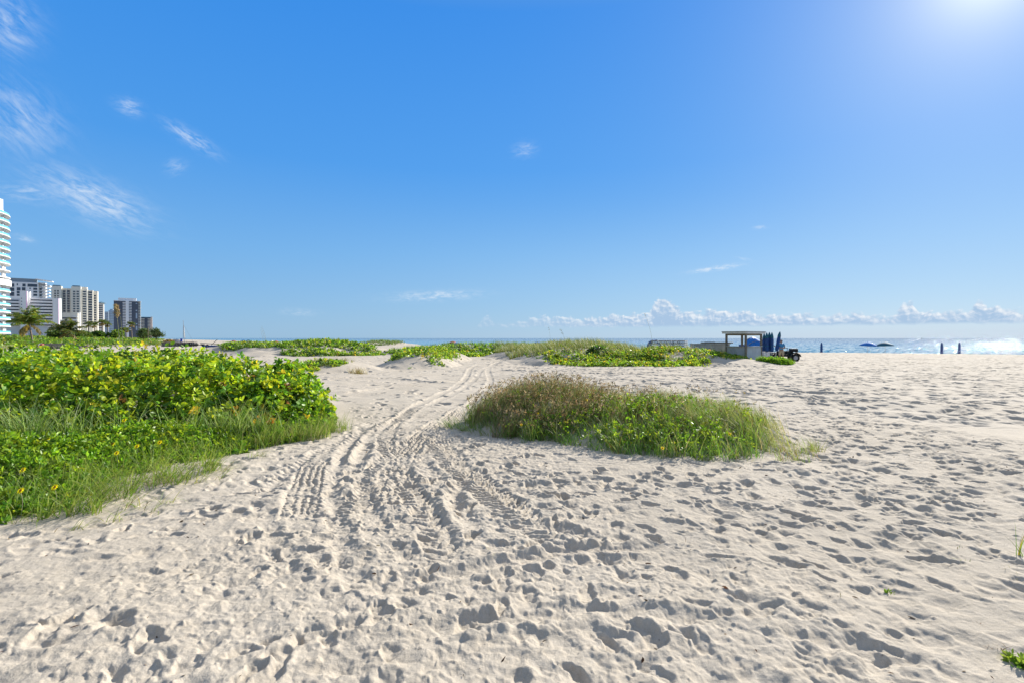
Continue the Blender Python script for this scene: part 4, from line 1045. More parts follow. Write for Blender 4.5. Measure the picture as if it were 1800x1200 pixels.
for a, b_ in ((FL, FR), (FR, BR), (BR, BL), (BL, FL)):
    wallbox(a+(b_-a).normalized()*.07, b_-(b_-a).normalized()*.07, .05, 2.0, 2.125).build('beam', M_POST, st)

# --- long grey storage box left of it
sb = empty('storage_box', at(1248, 41.5)); tag(sb, 'long low grey storage box beside the beach stand', 'box')
h0 = hz_(604.5, 41.5)-sb.location.z
MB().box(-1.45, 1.4, -.5, .5, -.2, h0).build('box_body', M_PANEL2, sb, bevel=.02)
MB().box(-1.5, 1.45, -.56, .56, h0+.003, h0+.06).build('lid', M_PANEL, sb, bevel=.01)
b1 = empty('paddle_board', (sb.location.x+.55, 41.45, sb.location.z+h0+.063)); tag(b1, 'dark board lying on the long grey storage box', 'board')
MB().prism([(-1.35, 0), (-1.1, .2), (-.3, .3), (.8, .27), (1.25, .1), (1.32, 0), (1.25, -.1), (.8, -.27), (-.3, -.3), (-1.1, -.2)], 0, .09).build('deck', M_BLKPL, b1, bevel=.02)
MB().prism([(-1.0, -.08), (-.2, -.1), (-.2, .1), (-1.0, .08)], .092, .11).build('deck_pad', M_STEM, b1)
MB().tube([(.9, .0, .0), (.9, .0, -.0)], .01, 4)
wc = empty('plastic_chair', (hx(1210, 43.6), 43.6, hz_(613.5, 43.6)-.0)); tag(wc, 'white plastic chair between the stacked loungers and the grey box', 'chair')
MB().box(-.3, .3, -.25, .25, .0, .05).build('seat', M_WPL, wc, bevel=.015); MB().box(.24, .3, -.25, .25, .053, .36).build('backrest', M_WPL, wc, bevel=.015)
for a in (-.26, .26):
    for c_ in (-.21, .21): MB().tube([(a, c_, -.001), (a*1.08, c_*1.08, -.9)], .022, 6).build('leg', M_WPL, wc)

# --- stacked sun loungers
def make_lounger(name, frame, sling, back=.0):
    root = empty(name, (0, 0, 0))
    f = MB()
    for s in (-.3, .3): f.box(s-.02, s+.02, -1.0, .45 if back else .95, .15, .26)
    f.box(-.28, .28, -1.0, -.96, .152, .258); f.build('frame', frame, root)
    MB().box(-.275, .275, -.955, .35, .21, .275).build('sling', sling, root)
    bk = MB().box(-.275, .275, 0, .75, .0, .02).build('backrest', sling, root); bk.location = (0, .36, .265); bk.rotation_euler = (back, 0, 0)
    for x in (-.3, .3):
        for y in (-.8, .4): MB().box(x-.018, x+.018, y-.018, y+.018, 0, .148).build('leg', frame, root)
    return root
lg = make_lounger('sun_lounger', simple('worn_grey_frame', (.24, .26, .27), .6, var=.25, scale=3), simple('dark_grey_sling', (.13, .145, .15), .8, var=.3, scale=3)); first = True
px5 = [1154, 1165.5, 1177, 1188.5, 1200]
names = ['next to the blue cover', 'second from the blue cover', 'in the middle of the row', 'second from the white chair', 'nearest the white chair']
lev = ['bottom', 'second from the bottom', 'third from the bottom', 'third from the top', 'second from the top', 'topmost']
for i, px in enumerate(px5):
    for k in range(6):
        o = lg if first else copy_tree(lg); first = False
        X, Y = hx(px, 46), 46+.15*(i % 2); z = float(macro(X, Y))
        zt = hz_(598.2, 46)-.29; o.location = (X+.02*math.sin(k*3+i), Y, zt-.205*(5-k)); o.rotation_euler = (0, 0, R(-27)+.03*math.sin(i*2+k))
        tag(o, f'grey sun lounger, {lev[k]} of the stack {names[i]}', 'sun lounger', 'sun loungers stacked behind the dune')
cv = empty('blue_cover', (hx(1147, 46.2), 46.2, hz_(610, 46.2))); tag(cv, 'navy blue cover draped over the end of the lounger stacks', 'cover')
prof = [(-.42, -.5), (-.36, .1), (-.2, .46), (.02, .62), (.22, .66)]
m = MB(); V = []
for y in np.linspace(-.75, .75, 7):
    for (x, z) in prof: V.append((x+.03*math.sin(y*9), y, z+.02*math.sin(y*7+x*5)))
m.add(V, [(i*5+j, i*5+j+1, (i+1)*5+j+1, (i+1)*5+j) for i in range(6) for j in range(4)])
o = m.build('draped_cloth', M_NAVY, cv, True); md = o.modifiers.new('thick', 'SOLIDIFY'); md.thickness = .03

# --- clamshell cabana behind the stand
cl = empty('clamshell_cabana', at(1324, 42.6)); tag(cl, 'bright blue clamshell cabana with hood up behind the beach stand', 'cabana'); cl.rotation_euler = (0, 0, R(12))
V = []; na, nb = 15, 7
for j in range(nb):
    t = R(-8+98*j/(nb-1))
    for i in range(na):
        a = math.pi*i/(na-1)
        V.append((.92*math.cos(a), -.15+.78*math.sin(a)*math.sin(t)*-1+.15, .72+1.22*math.sin(a)*math.cos(t)*.98+0))
hood = MB().add(V, [(j*na+i, j*na+i+1, (j+1)*na+i+1, (j+1)*na+i) for j in range(nb-1) for i in range(na-1)]).build('hood', M_BLUE, cl, True)
md = hood.modifiers.new('thick', 'SOLIDIFY'); md.thickness = .02
for j in (0, 3, 6): MB().tube([Vector(V[j*na+i])*1.012 for i in range(na)], .022, 5).build('hoop', M_STEEL, cl)
MB().box(-.86, .86, -.55, .75, .12, .60).build('seat_base', M_NAVY, cl, bevel=.03); MB().box(-.84, .84, -.6, .7, .603, .74).build('cushion', M_WPL, cl, bevel=.04)
bk = MB().box(-.82, .82, 0, .1, 0, .62).build('backrest', M_NAVY, cl, bevel=.03); bk.location = (0, .55, .745); bk.rotation_euler = (R(-14), 0, 0)
for x in (-.78, .78):
    for y in (-.45, .65): MB().box(x-.04, x+.04, y-.04, y+.04, -.05, .118).build('leg', M_STEEL, cl)

# --- closed umbrellas
def closed_umbrella(label, loc, h, r, body, tip, z0=.8, lean=(0, 0), group=None):
    root = empty('closed_umbrella', loc); tag(root, label, 'umbrella', group)
    MB().tube([(0, 0, -.3), (0, 0, h*.985)], .02, 7).build('pole', M_PALEF, root)
    n = 16; V = []; zs = np.linspace(z0, h-.42, 7)
    rad = [r*.75, r*1.05, r*1.0, r*.95, r*1.0, r*.98, r*.9]
    for i, z in enumerate(zs):
        for k in range(n):
            a = 2*math.pi*k/n; q = rad[i]*(1+.16*math.cos(k*math.pi)*(1-.1*i)); V.append((q*math.cos(a), q*math.sin(a), z))
    Fs = [(i*n+k, i*n+(k+1) % n, (i+1)*n+(k+1) % n, (i+1)*n+k) for i in range(6) for k in range(n)]; Fs.append(tuple(range(n))[::-1])
    MB().add(V, Fs).build('folded_canopy', body, root, True)
    MB().lathe([(r*.95, h-.425), (r*.97, h-.33), (r*.62, h-.14), (r*.2, h-.01), (.012, h+.02)], 12).build('top_cap', tip, root, True)
    MB().lathe([(r*1.03, z0+.42), (r*1.05, z0+.47)], 14).build('strap', tip, root)
    root.rotation_euler = (lean[0], lean[1], random.random()); return root
GU = 'closed umbrellas planted beside the beach stand'
for px, Y, h, lab in ((1343.2, 40.8, 2.22, 'navy closed umbrella half hidden by the stand roof'), (1347.8, 40.2, 2.27, 'navy closed umbrella first clear of the stand roof'),
                      (1352.4, 40.5, 2.31, 'navy closed umbrella in the middle of the planted row'), (1356.9, 40.2, 2.29, 'navy closed umbrella at the end of the planted row')):
    z = float(macro(hx(px, Y), Y)); closed_umbrella(lab, at(px, Y), h-z, .12, M_NAVY, M_TEAL, group=GU)
u = closed_umbrella('leaning teal-tipped closed umbrella held by the man in the blue shirt', (hx(1363.6, 41.6), 41.6, .42), 1.98, .13, M_NAVY, M_TEAL, z0=.42, lean=(0, R(11)))
u.rotation_euler = (0, R(10), 0)

# --- white cart next to the stand
ct = empty('cart', at(1345.5, 41.6)); tag(ct, 'white slatted cart standing beneath the closed umbrellas', 'cart')
MB().box(-.24, .24, -.3, .3, .42, .74).build('tub', M_WPL, ct, bevel=.03); MB().box(-.26, .26, -.32, .32, .742, .78).build('lid', M_WPL, ct, bevel=.01)
MB().box(-.24, .24, -.3, .3, .16, .20).build('shelf', M_WPL, ct)
for x in (-.2, .2):
    for y in (-.26, .26): MB().box(x-.025, x+.025, y-.025, y+.025, 0, .418).build('leg', M_WPL, ct)

# --- quad bike
qd = empty('quad_bike', at(1377, 43.2)); tag(qd, 'dark quad bike with fat tyres and front rack behind the man', 'quad bike'); qd.rotation_euler = (0, 0, R(-8))
def wheel(x, y, r, w):
    t = MB(); V = []; pr = [(-w/2, r*.6), (-w/2, r*.9), (-w*.3, r), (w*.3, r), (w/2, r*.9), (w/2, r*.6)]; n = 22
    for k in range(n):
        a = 2*math.pi*k/n
        for yy, rr in pr:
            kk = rr*(1+(.035 if k % 2 and rr > r*.85 else 0)); V.append((kk*math.cos(a), yy, kk*math.sin(a)))
    m6 = len(pr); o = t.add(V, [(k*m6+i, k*m6+i+1, ((k+1) % n)*m6+i+1, ((k+1) % n)*m6+i) for k in range(n) for i in range(m6-1)])
    wh = MB().tube([(0, -w*.42, 0), (0, w*.42, 0)], r*.16, 10).build('wheel', M_STEEL, qd); wh.location = (x, y, r-.02)
    o.build('tyre', M_BLACK, wh, True); MB().tube([(0, -w*.3, 0), (0, w*.3, 0)], r*.61, 14).build('rim', M_STEEL, wh)
for x, r in ((-.82, .31), (.80, .31)):
    for y in (-.42, .42): wheel(x, y, r, .24)
MB().prism([(-1.0, .0), (-.9, .28), (.9, .26), (1.05, .0), (.9, -.26), (-.9, -.28)], .38, .56).build('chassis', M_BLACK, qd, bevel=.03)
def fender(xc):
    V = []; n = 9
    for k in range(n):
        a = R(15+150*k/(n-1)); V += [(xc+.42*math.cos(a), -.60, .30+.42*math.sin(a)), (xc+.42*math.cos(a), .60, .30+.42*math.sin(a))]
    o = MB().add(V, [(2*k, 2*k+1, 2*k+3, 2*k+2) for k in range(n-1)]).build('fender', M_BLKPL, qd, True); m_ = o.modifiers.new('t', 'SOLIDIFY'); m_.thickness = .025
fender(-.82); fender(.80)
MB().box(-.5, .22, -.17, .17, .57, .86).build('seat', M_BLACK, qd, bevel=.06)
MB().prism([(.22, -.2), (.75, -.16), (.75, .16), (.22, .2)], .57, .88).build('front_cowl', M_BLKPL, qd, bevel=.05)
MB().tube([(.38, 0, .86), (.28, 0, 1.08)], .03, 8).build('steering_stem', M_STEEL, qd)
MB().tube([(.18, -.40, 1.10), (.27, -.2, 1.10), (.29, 0, 1.08), (.27, .2, 1.10), (.18, .40, 1.10)], .02, 8).build('handlebar', M_BLACK, qd)
for s in (-1, 1): MB().tube([(.19, s*.30, 1.10), (.15, s*.43, 1.10)], .03, 8).build('grip', M_BLACK, qd)
for nm, xc in (('rear_rack', -.85), ('front_rack', .82)):
    b = MB()
    for y in np.linspace(-.38, .38, 6): b.tube([(xc-.3, y, .80), (xc+.3, y, .80)], .013, 6)
    for x in (-.3, .3): b.tube([(xc+x, -.4, .80), (xc+x, .4, .80)], .016, 6)
    for x in (-.22, .22):
        for y in (-.2, .2): b.tube([(xc+x, y, .56), (xc+x, y, .79)], .014, 6)
    b.build(nm, M_BLACK, qd)
MB().box(1.0, 1.06, -.16, -.06, .70, .78).build('headlight', M_WPL, qd, bevel=.02); MB().box(1.0, 1.06, .06, .16, .70, .78).build('headlight', M_WPL, qd, bevel=.02)
cr = empty('crate', (0, 0, 0)); tag(cr, 'small black crate with white top on the front rack of the quad bike', 'crate')
cr.location = qd.matrix_basis @ Vector((.80, 0, .82)); cr.rotation_euler = qd.rotation_euler
MB().box(-.26, .26, -.3, .3, 0, .22).build('tub', M_BLACK, cr, bevel=.02); MB().box(-.24, .2, -.28, .28, .223, .26).build('lid', M_WPL, cr, bevel=.01)

# --- the man holding the umbrella
def skinned(name, verts, edges, radii, mat, parent, sub=2, root=0):
    me = bpy.data.meshes.new(name); me.from_pydata(verts, edges, []); o = bpy.data.objects.new(name, me); COL.objects.link(o)
    sk = o.modifiers.new('skin', 'SKIN'); sk.use_smooth_shade = True
    if not me.skin_vertices:
        bpy.context.view_layer.objects.active = o; me.skin_vertices  # layer is made by the modifier
    lay = me.skin_vertices[0].data
    for i, r in enumerate(radii): lay[i].radius = (r, r) if not isinstance(r, tuple) else r; lay[i].use_root = (i == root)
    ss_ = o.modifiers.new('sub', 'SUBSURF'); ss_.levels = sub; ss_.render_levels = sub
    dg = bpy.context.evaluated_depsgraph_get(); new = bpy.data.meshes.new_from_object(o.evaluated_get(dg)); new.name = name
    o.modifiers.clear(); o.data = new; bpy.data.meshes.remove(me)
    new.materials.clear(); new.materials.append(mat); new.polygons.foreach_set('use_smooth', np.ones(len(new.polygons), bool))
    o.parent = parent; return o
M_SKIN = simple('tanned_skin', (.30, .16, .10), .55, var=.1, scale=9)
M_SHIRT = simple('blue_shirt', (.05, .26, .48), .8, var=.15, scale=7); M_SHORT = simple('khaki_cloth', (.40, .33, .22), .85, var=.12, scale=7)
M_HAIR = simple('dark_hair', (.03, .022, .018), .7, var=.2, scale=20); M_CAP = simple('grey_cap', (.20, .21, .22), .8, var=.1)
M_EYE = simple('eye_white', (.6, .6, .58), .3)
X0, Y0, Z0 = at(1373.5, 42.0)
pm = empty('person', (X0, Y0, Z0)); tag(pm, 'man in blue shirt, khaki shorts and grey cap holding a leaning closed umbrella', 'person'); pm.rotation_euler = (0, 0, R(-28))
# local frame: -x towards the umbrella (his front is turned to it and to us)
def body():
    v = []; e_ = []; r = []
    def a(p, rad, par=None):
        v.append(p); r.append(rad); i = len(v)-1
        if par is not None: e_.append((par, i))
        return i
    pel = a((0, 0, .93), .135); w = a((0, .0, 1.08), .125, pel); ch = a((0, -.01, 1.28), .150, w); nk0 = a((0, 0, 1.42), .085, ch); nk = a((-.01, -.01, 1.485), .056, nk0)
    jaw = a((-.03, -.03, 1.555), .072, nk); hd = a((-.025, -.02, 1.64), .088, jaw); tp_ = a((-.015, -.005, 1.70), .066, hd)
    nose = a((-.105, -.065, 1.605), .016, hd)
    for s in (-1, 1): a((-.03+s*.045, -.02-s*.075, 1.615), .018, hd)
    for s in (-1, 1):
        hp = a((s*.095, .01, .86), .10, pel); kn = a((s*.12, -.02, .48), .062, hp); an = a((s*.125, .01, .085), .042, kn); to = a((s*.125-.03, -.15, .035), .034, an); a((s*.125+.01, .06, .03), .034, an)
    for s, el_, wr in ((-1, (-.33, -.20, 1.13), (-.42, -.33, 1.20)), (1, (.25, -.10, 1.08), (-.10, -.33, 1.12))):
        sh = a((s*.185, 0, 1.38), .062, ch); el2 = a(el_, .045, sh); wr2 = a(wr, .031, el2)
        d = (Vector(wr)-Vector(el_)).normalized(); pm_ = Vector(wr)+d*.055; pl = a(tuple(pm_), .034, wr2)
        up = Vector((0, 0, 1)); sdv = d.cross(up).normalized(); cu = sdv*(1 if s < 0 else -1)
        for k, (off, ln) in enumerate(((.028, .078), (.010, .088), (-.010, .082), (-.027, .066))):
            b0 = a(tuple(pm_+d*.030+up*off), .0105, pl); b1_ = a(tuple(pm_+d*(.030+ln*.5)+up*off*1.05+cu*.012), .0095, b0); a(tuple(pm_+d*(.030+ln*.72)+up*off+cu*(.045+.004*k)), .008, b1_)
        t0 = a(tuple(Vector(wr)+d*.03+up*.036+cu*.012), .012, wr2); a(tuple(Vector(wr)+d*.075+up*.058+cu*.03), .010, t0)
    return v, e_, r
v, e_, r = body(); skinned('body', v, e_, r, M_SKIN, pm, 2)
skinned('shirt', [(0, 0, .90), (0, 0, 1.08), (0, -.01, 1.28), (0, 0, 1.41), (-.185, 0, 1.385), (-.275, -.12, 1.23), (.185, 0, 1.385), (.225, -.06, 1.2)], [(0, 1), (1, 2), (2, 3), (2, 4), (4, 5), (2, 6), (6, 7)],
        [(.165, .15), (.158, .145), (.182, .165), .10, .085, .075, .085, .075], M_SHIRT, pm)
skinned('shorts', [(0, 0, .97), (0, .005, .88), (-.10, .01, .80), (-.12, -.01, .47), (.10, .01, .80), (.12, -.01, .47)], [(0, 1), (1, 2), (2, 3), (1, 4), (4, 5)], [.155, .15, .125, .10, .125, .10], M_SHORT, pm)
cp = MB().lathe([(.104, 0), (.106, .03), (.095, .075), (.055, .105), (.01, .112)], 16).build('cap', M_CAP, pm, True); cp.location = (-.02, -.012, 1.652)
bm_ = MB().prism([(-.09, .02), (-.05, -.09), (-.12, -.17), (-.19, -.12)], 0, .012).build('brim', M_CAP, cp)
hr = MB().lathe([(.093, 0), (.099, .05), (.1, .075)], 16).build('hair', M_HAIR, pm, True); hr.location = (-.002, .012, 1.575); hr.scale = (1, .95, 1)
for s in (-1, 1):
    ey = MB().lathe([(.004, -.012), (.012, -.006), (.013, 0), (.012, .006), (.004, .012)], 8).build('eye', M_EYE, pm, True); ey.location = (-.088+s*.022, -.083-s*.036+.012, 1.635)
    sh_ = MB().prism([(-.05, .09), (.05, .09), (.055, -.1), (.03, -.2), (-.03, -.2), (-.055, -.1)], 0, .03).build('sandal', M_WPL, pm, bevel=.01); sh_.location = (s*.125-.01, 0, .0); sh_.rotation_euler = (0, 0, .15)

# --- umbrellas, loungers and posts below the berm
def ray_spot(px, s):
    k = (px-900)/F; lo, hi = 15.0, 300.0
    for _ in range(60):
        m_ = (lo+hi)/2
        if float(shore(np.float64(k*m_), np.float64(m_))) < s: lo = m_
        else: hi = m_
    return (k*lo, lo, float(macro(k*lo, lo)))
def open_umbrella(label, loc, h, rad, mat, mat2, group=None, tilt=0.0, n=8):
    root = empty('beach_umbrella', loc); tag(root, label, 'umbrella', group)
    MB().tube([(0, 0, -.3), (0, 0, h-.03)], .022, 7).build('pole', M_PALEF, root)
    ca = empty('x', (0, 0, 0)); bpy.data.objects.remove(ca)
    V = [(0, 0, h)]; rings = 5; sub = 3; N = n*sub; Fs = []
    for i in range(1, rings+1):
        t = i/rings
        for k in range(N):
            a = 2*math.pi*k/N; q = rad*t*(1-.05*math.sin(math.pi*(k % sub)/sub)*t); V.append((q*math.cos(a), q*math.sin(a), h-.62*rad*.75*t**1.9+.02*math.sin(math.pi*(k % sub)/sub)*t))
    for k in range(N): Fs.append((0, 1+k, 1+(k+1) % N))
    for i in range(rings-1):
        for k in range(N): Fs.append((1+i*N+k, 1+(i+1)*N+k, 1+(i+1)*N+(k+1) % N, 1+i*N+(k+1) % N))
    o = MB().add(V, Fs).build('canopy', mat, root, True); md = o.modifiers.new('thick', 'SOLIDIFY'); md.thickness = .012
    o.rotation_euler = (tilt, 0, .2)
    for k in range(n):
        a = 2*math.pi*k/n; d = Vector((math.cos(a), math.sin(a), 0))
        MB().tube([Vector((0, 0, h-.42)), d*rad*.55+Vector((0, 0, h-.30*rad*.75))], .008, 4).build('rib', M_STEEL, root)
    MB().lathe([(.03, h), (.035, h+.04), (.008, h+.11)], 8).build('finial', mat2, root); return root
open_umbrella('blue open beach umbrella at the water, left of a pair', ray_spot(1525.5, 5.5), 2.02, 1.10, M_BLUE, M_NAVY, 'open umbrellas at the water', R(3))
open_umbrella('darker blue open beach umbrella at the water, right of a pair', ray_spot(1556, 5.5), 2.02, 1.12, M_TEAL, M_NAVY, 'open umbrellas at the water', R(-3))
for px, lab in ((1444, 'single dark closed umbrella at the water beside two loungers'), (1655.5, 'dark closed umbrella standing in the sun glitter, first of two'), (1686.5, 'dark closed umbrella standing in the sun glitter, second of two')):
    l_ = ray_spot(px, 5.0); closed_umbrella(lab, l_, hz_(601.5, l_[1])-l_[2], .13, M_NAVY, M_NAVY, z0=.25, group='closed umbrellas at the water')
lw = None
for px, lab in ((1434.5, 'low dark lounger left of the single closed umbrella'), (1448.5, 'low dark lounger right of the single closed umbrella'), (1515.5, 'dark lounger under the left side of the blue open umbrella'), (1533, 'dark lounger under the right side of the blue open umbrella'),
                (1545, 'dark lounger under the left side of the darker blue umbrella'), (1563.5, 'dark lounger under the right side of the darker blue umbrella'), (1646, 'dark lounger left of the first closed umbrella in the glitter'), (1674, 'dark lounger between the two closed umbrellas in the glitter')):
    if lw is None: lw = make_lounger('sun_lounger', M_STEEL, M_NAVY, R(50)); o = lw
    else: o = copy_tree(lw)
    l_ = ray_spot(px, 3.2); o.location = (l_[0], l_[1], l_[2]); o.rotation_euler = (0, 0, R(-125)); tag(o, lab, 'sun lounger', 'dark loungers at the water')

# --- small far things on the beach to the left
for px, ycan, Y, mat, lab in ((411, 598.0, 225, M_RED, 'tiny red beach umbrella far off by the water'), (428, 597.2, 230, M_BLUE, 'tiny pale blue beach umbrella far off by the water'), (437, 597.2, 232, M_TEAL, 'tiny teal beach umbrella far off by the water'),
                              (479, 598.2, 205, M_WPL, 'tiny white beach umbrella beyond the left dune'), (485, 598.6, 200, M_RED, 'tiny red and white beach umbrella beyond the left dune'), (796, 599.6, 120, M_RED, 'small red umbrella peeping over the long ridge'),
                              (803, 601.6, 118, M_BLUE, 'small blue umbrella peeping over the long ridge'), (945.5, 600.4, 92, M_BLUE, 'blue beach umbrella peeping over the dune crest')):
    X, Y, z = at(px, Y); open_umbrella(lab, (X, Y, z), hz_(ycan, Y)-z, 1.15, mat, mat, None)
X, Y, z = at(643.5, 128); cn = empty('marker_cone', (X, Y, z)); tag(cn, 'dark cone standing alone on the sand in the gap to the sea', 'cone')
MB().lathe([(.28, .04), (.22, .3), (.10, .75), (.05, .95)], 14).build('cone_body', M_NAVY, cn, True); MB().box(-.34, .34, -.34, .34, -.02, .04).build('base_plate', M_BLACK, cn)
X, Y, z = at(661, 165)
for k, dx_ in enumerate((-.55, .55)):
    o = copy_tree(lw); o.location = (X+dx_, Y, z); o.rotation_euler = (0, 0, R(180)); tag(o, ('left' if k == 0 else 'right')+' one of two dark loungers by the water in the beach gap', 'sun lounger', 'two loungers in the beach gap')
X, Y, z = at(597, 63.5); cb = empty('cool_box', (X, Y, hz_(602.2, 63.5)-.0)); tag(cb, 'small red cool box with white handle on the crest of the left dune', 'cool box')
cb.location.z = float(macro(X, Y)); MB().box(-.24, .24, -.16, .16, 0, .42).build('tub', M_RED, cb, bevel=.03); MB().box(-.25, .25, -.17, .17, .423, .48).build('lid', M_WPL, cb, bevel=.01); MB().box(.26, .34, -.1, .1, .1, .5).build('handle', M_WPL, cb)

# --- beached sailing boats
def hull(L, w, h, mat, name, parent, y):
    V = []; n = 9
    for i in range(n):
        t = i/(n-1); q = math.sin(math.pi*min(1, t*1.15+.12)/1.3)**.7 if t < .95 else .25
        x = -L/2+L*t
        for yy, zz in ((-w*q, h), (-w*q*.8, h*.4), (0, 0+.15*h*t*t), (w*q*.8, h*.4), (w*q, h)): V.append((x, y+yy, zz+.12*t*t))
    Fs = [(i*5+j, i*5+j+1, (i+1)*5+j+1, (i+1)*5+j) for i in range(n-1) for j in range(4)]+[(i*5+4, i*5, (i+1)*5, (i+1)*5+4) for i in range(n-1)]
    Fs += [(0, 1, 2, 3, 4), tuple(reversed(range((n-1)*5, n*5)))]
    return MB().add(V, Fs).build(name, mat, parent, True)
X, Y, z = at(327, 116); sv = empty('sailing_boat', (X, Y, z)); tag(sv, 'beached catamaran with bare mast and rolled blue sail by the stone wall', 'boat')
for yy in (-.8, .8): hull(4.6, .22, .5, M_BLKPL, 'hull', sv, yy)
for xx in (-.9, .9): MB().tube([(xx, -.8, .52), (xx, .8, .52)], .05, 8).build('cross_beam', M_STEEL, sv)
MB().box(-.88, .88, -.7, .7, .50, .53).build('trampoline', M_BLACK, sv)
MB().tube([(-.35, 0, .55), (-.5, 0, 3.2), (-.62, 0, 5.9)], [.07, .06, .04], 8).build('mast', M_STEEL, sv)
MB().tube([(-.42, .06, 1.9), (-.5, .06, 3.2), (-.52, .06, 4.6)], [.16, .14, .06], 8).build('furled_sail', M_PALEF, sv)
MB().tube([(-.95, -.2, .6), (-.92, -.2, 1.75)], [.2, .22], 10).build('sail_cover', simple('royal_blue_canvas', (.02, .05, .42), .7), sv)
for p in ((1.9, 0, .6), (-.4, -.85, .6), (-.4, .85, .6)): MB().tube([p, (-.58, 0, 4.9)], .015, 4).build('stay', M_STEEL, sv)
X, Y, z = at(381, 100); s2 = empty('sailing_boat', (X, Y, z)); tag(s2, 'dark beached catamaran with lowered slanting spar behind the left dune', 'boat'); s2.rotation_euler = (0, 0, R(8))
for yy in (-.9, .9): hull(4.4, .2, .48, M_NAVY, 'hull', s2, yy)
for xx in (-.9, .9): MB().tube([(xx, -.9, .5), (xx, .9, .5)], .05, 8).build('cross_beam', M_STEEL, s2)
MB().box(-.88, .88, -.8, .8, .48, .51).build('trampoline', M_BLKPL, s2)
MB().tube([(-1.0, 0, .55), (.1, 0, 1.6)], .05, 8).build('spar', M_BLACK, s2); MB().tube([(-2.9, -.3, .95), (2.3, -.2, .55)], .05, 8).build('boom', M_BLACK, s2)
for xx in (-1.9, 1.2):
    MB().tube([(xx, -.75, .14), (xx, -.6, .14)], .2, 12).build('trolley_wheel', M_BLACK, s2)
X, Y, z = at(355, 108); s3 = empty('boat_trolley', (X, Y, z)); tag(s3, 'dark boat trolley with small wheels between the two catamarans', 'trolley')
MB().tube([(-2.2, 0, .42), (1.0, 0, .36)], .06, 8).build('draw_bar', M_BLACK, s3); MB().tube([(.7, -.7, .3), (.7, .7, .3)], .05, 8).build('axle', M_BLACK, s3)
for yy in (-.75, .75): MB().tube([(.7, yy-.1, .28), (.7, yy+.1, .28)], .28, 14).build('wheel', M_BLACK, s3)
MB().box(-.1, .35, -.4, .4, .44, .62).build('cradle', M_BLKPL, s3)
# --- driftwood sticks behind the shrub
def stick(label, p0, p1, r, mat=None):
    a = Vector(p0); b_ = Vector(p1); o = MB().tube([a*0, (b_-a)*.5+Vector((.03, .02, .04)), b_-a], [r, r*.8, r*.4], 6).build('driftwood', mat or M_STEM); o.location = a; return tag(o, label, 'branch')
X, Y, z = at(352, 36); stick('dark dead branch leaning up to the right behind the shrub', (X, Y, z-.1), (hx(362.5, 36), 36.2, hz_(605, 36)), .035)
X, Y, z = at(339, 38); stick('thin pale dead stalk leaning left behind the shrub', (X+.25, Y, z-.1), (hx(338.5, 38), 38, hz_(606, 38)), .012, M_POST)

# --- sea oats: tall stalks with a nodding seed head
def sea_oat(label, px, ytop, Y, lean, headlen, headcol, stem=.006, dz=0, plume=26):
    X, Y, z = at(px, Y); root = empty('sea_oat', (X, Y, z)); tag(root, label, 'grass stalk'); h = hz_(ytop, Y)-z
    tx = lean; pts = [(tx*t*t, 0, h*t) for t in np.linspace(0, 1, 8)]
    MB().tube(pts, list(np.linspace(stem, stem*.45, 8)), 5).build('stem', M_OAT, root)
    if headlen:
        r = np.random.default_rng(int(px*10)); q = r.random(plume)
        P = np.stack([tx*(1-q*headlen/h)**2, 0*q, h*(1-q*headlen/h)], 1)+r.normal(0, headlen*.05, (plume, 3))
        emit('seed_head', [rosettes(P, np.tile([np.sign(tx or 1)*.5, 0, .6], (plume, 1)), 4, headlen*.22, headlen*.06, [headcol], [1], r)], M_DRY, root)
    return root
M_OAT = simple('straw_stem', (.42, .40, .22), .7, var=.2, scale=10)
OC = (.40, .31, .15)
sea_oat('tall straw-coloured sea oat with a nodding plume in front of the dark tower', 213, 536, 15.5, -.16, .32, OC, .010, plume=46)
sea_oat('shorter pale sea oat leaning beside the tall plumed one', 218, 556, 15.8, -.10, .0, OC, .009)
sea_oat('thin dead stalk, tallest of three on the left dune', 468.5, 573, 58, -.55, 0, OC, .016)
sea_oat('thin dead stalk, middle of three on the left dune', 466, 576, 57.5, -.45, 0, OC, .014)
sea_oat('thin dead stalk, leftmost of three on the left dune', 463, 579, 58.5, -.35, 0, OC, .014)
sea_oat('sea oat with dark drooping head above the dune crest', 994, 578, 45, -.5, .42, (.10, .12, .05), .010, plume=7)
sea_oat('faint thin sea oat left of the dark drooping one', 968, 575, 46, -.2, .3, (.25, .22, .16), .008, plume=4)
sea_oat('lone tall sea oat with a small yellow head by the lounger stacks', 1147, 551.5, 39.5, -.62, .18, (.42, .30, .05), .011, plume=14)
sea_oat('short leaning sea oat on the dune crest under the faint one', 973, 596, 45.5, .1, .3, (.12, .12, .06), .014, plume=10)
# --- a boat on the horizon
bo = empty('motor_boat', (hx(1620, 4200), 4200, SEA_Z)); tag(bo, 'tiny motor boat on the horizon above the sun glitter', 'boat')
hull(17, 2.2, 2.2, M_BLKPL, 'hull', bo, 0); MB().box(-3, 2.5, -1.6, 1.6, 2.4, 5.2).build('cabin', M_ROOFG, bo, bevel=.2)

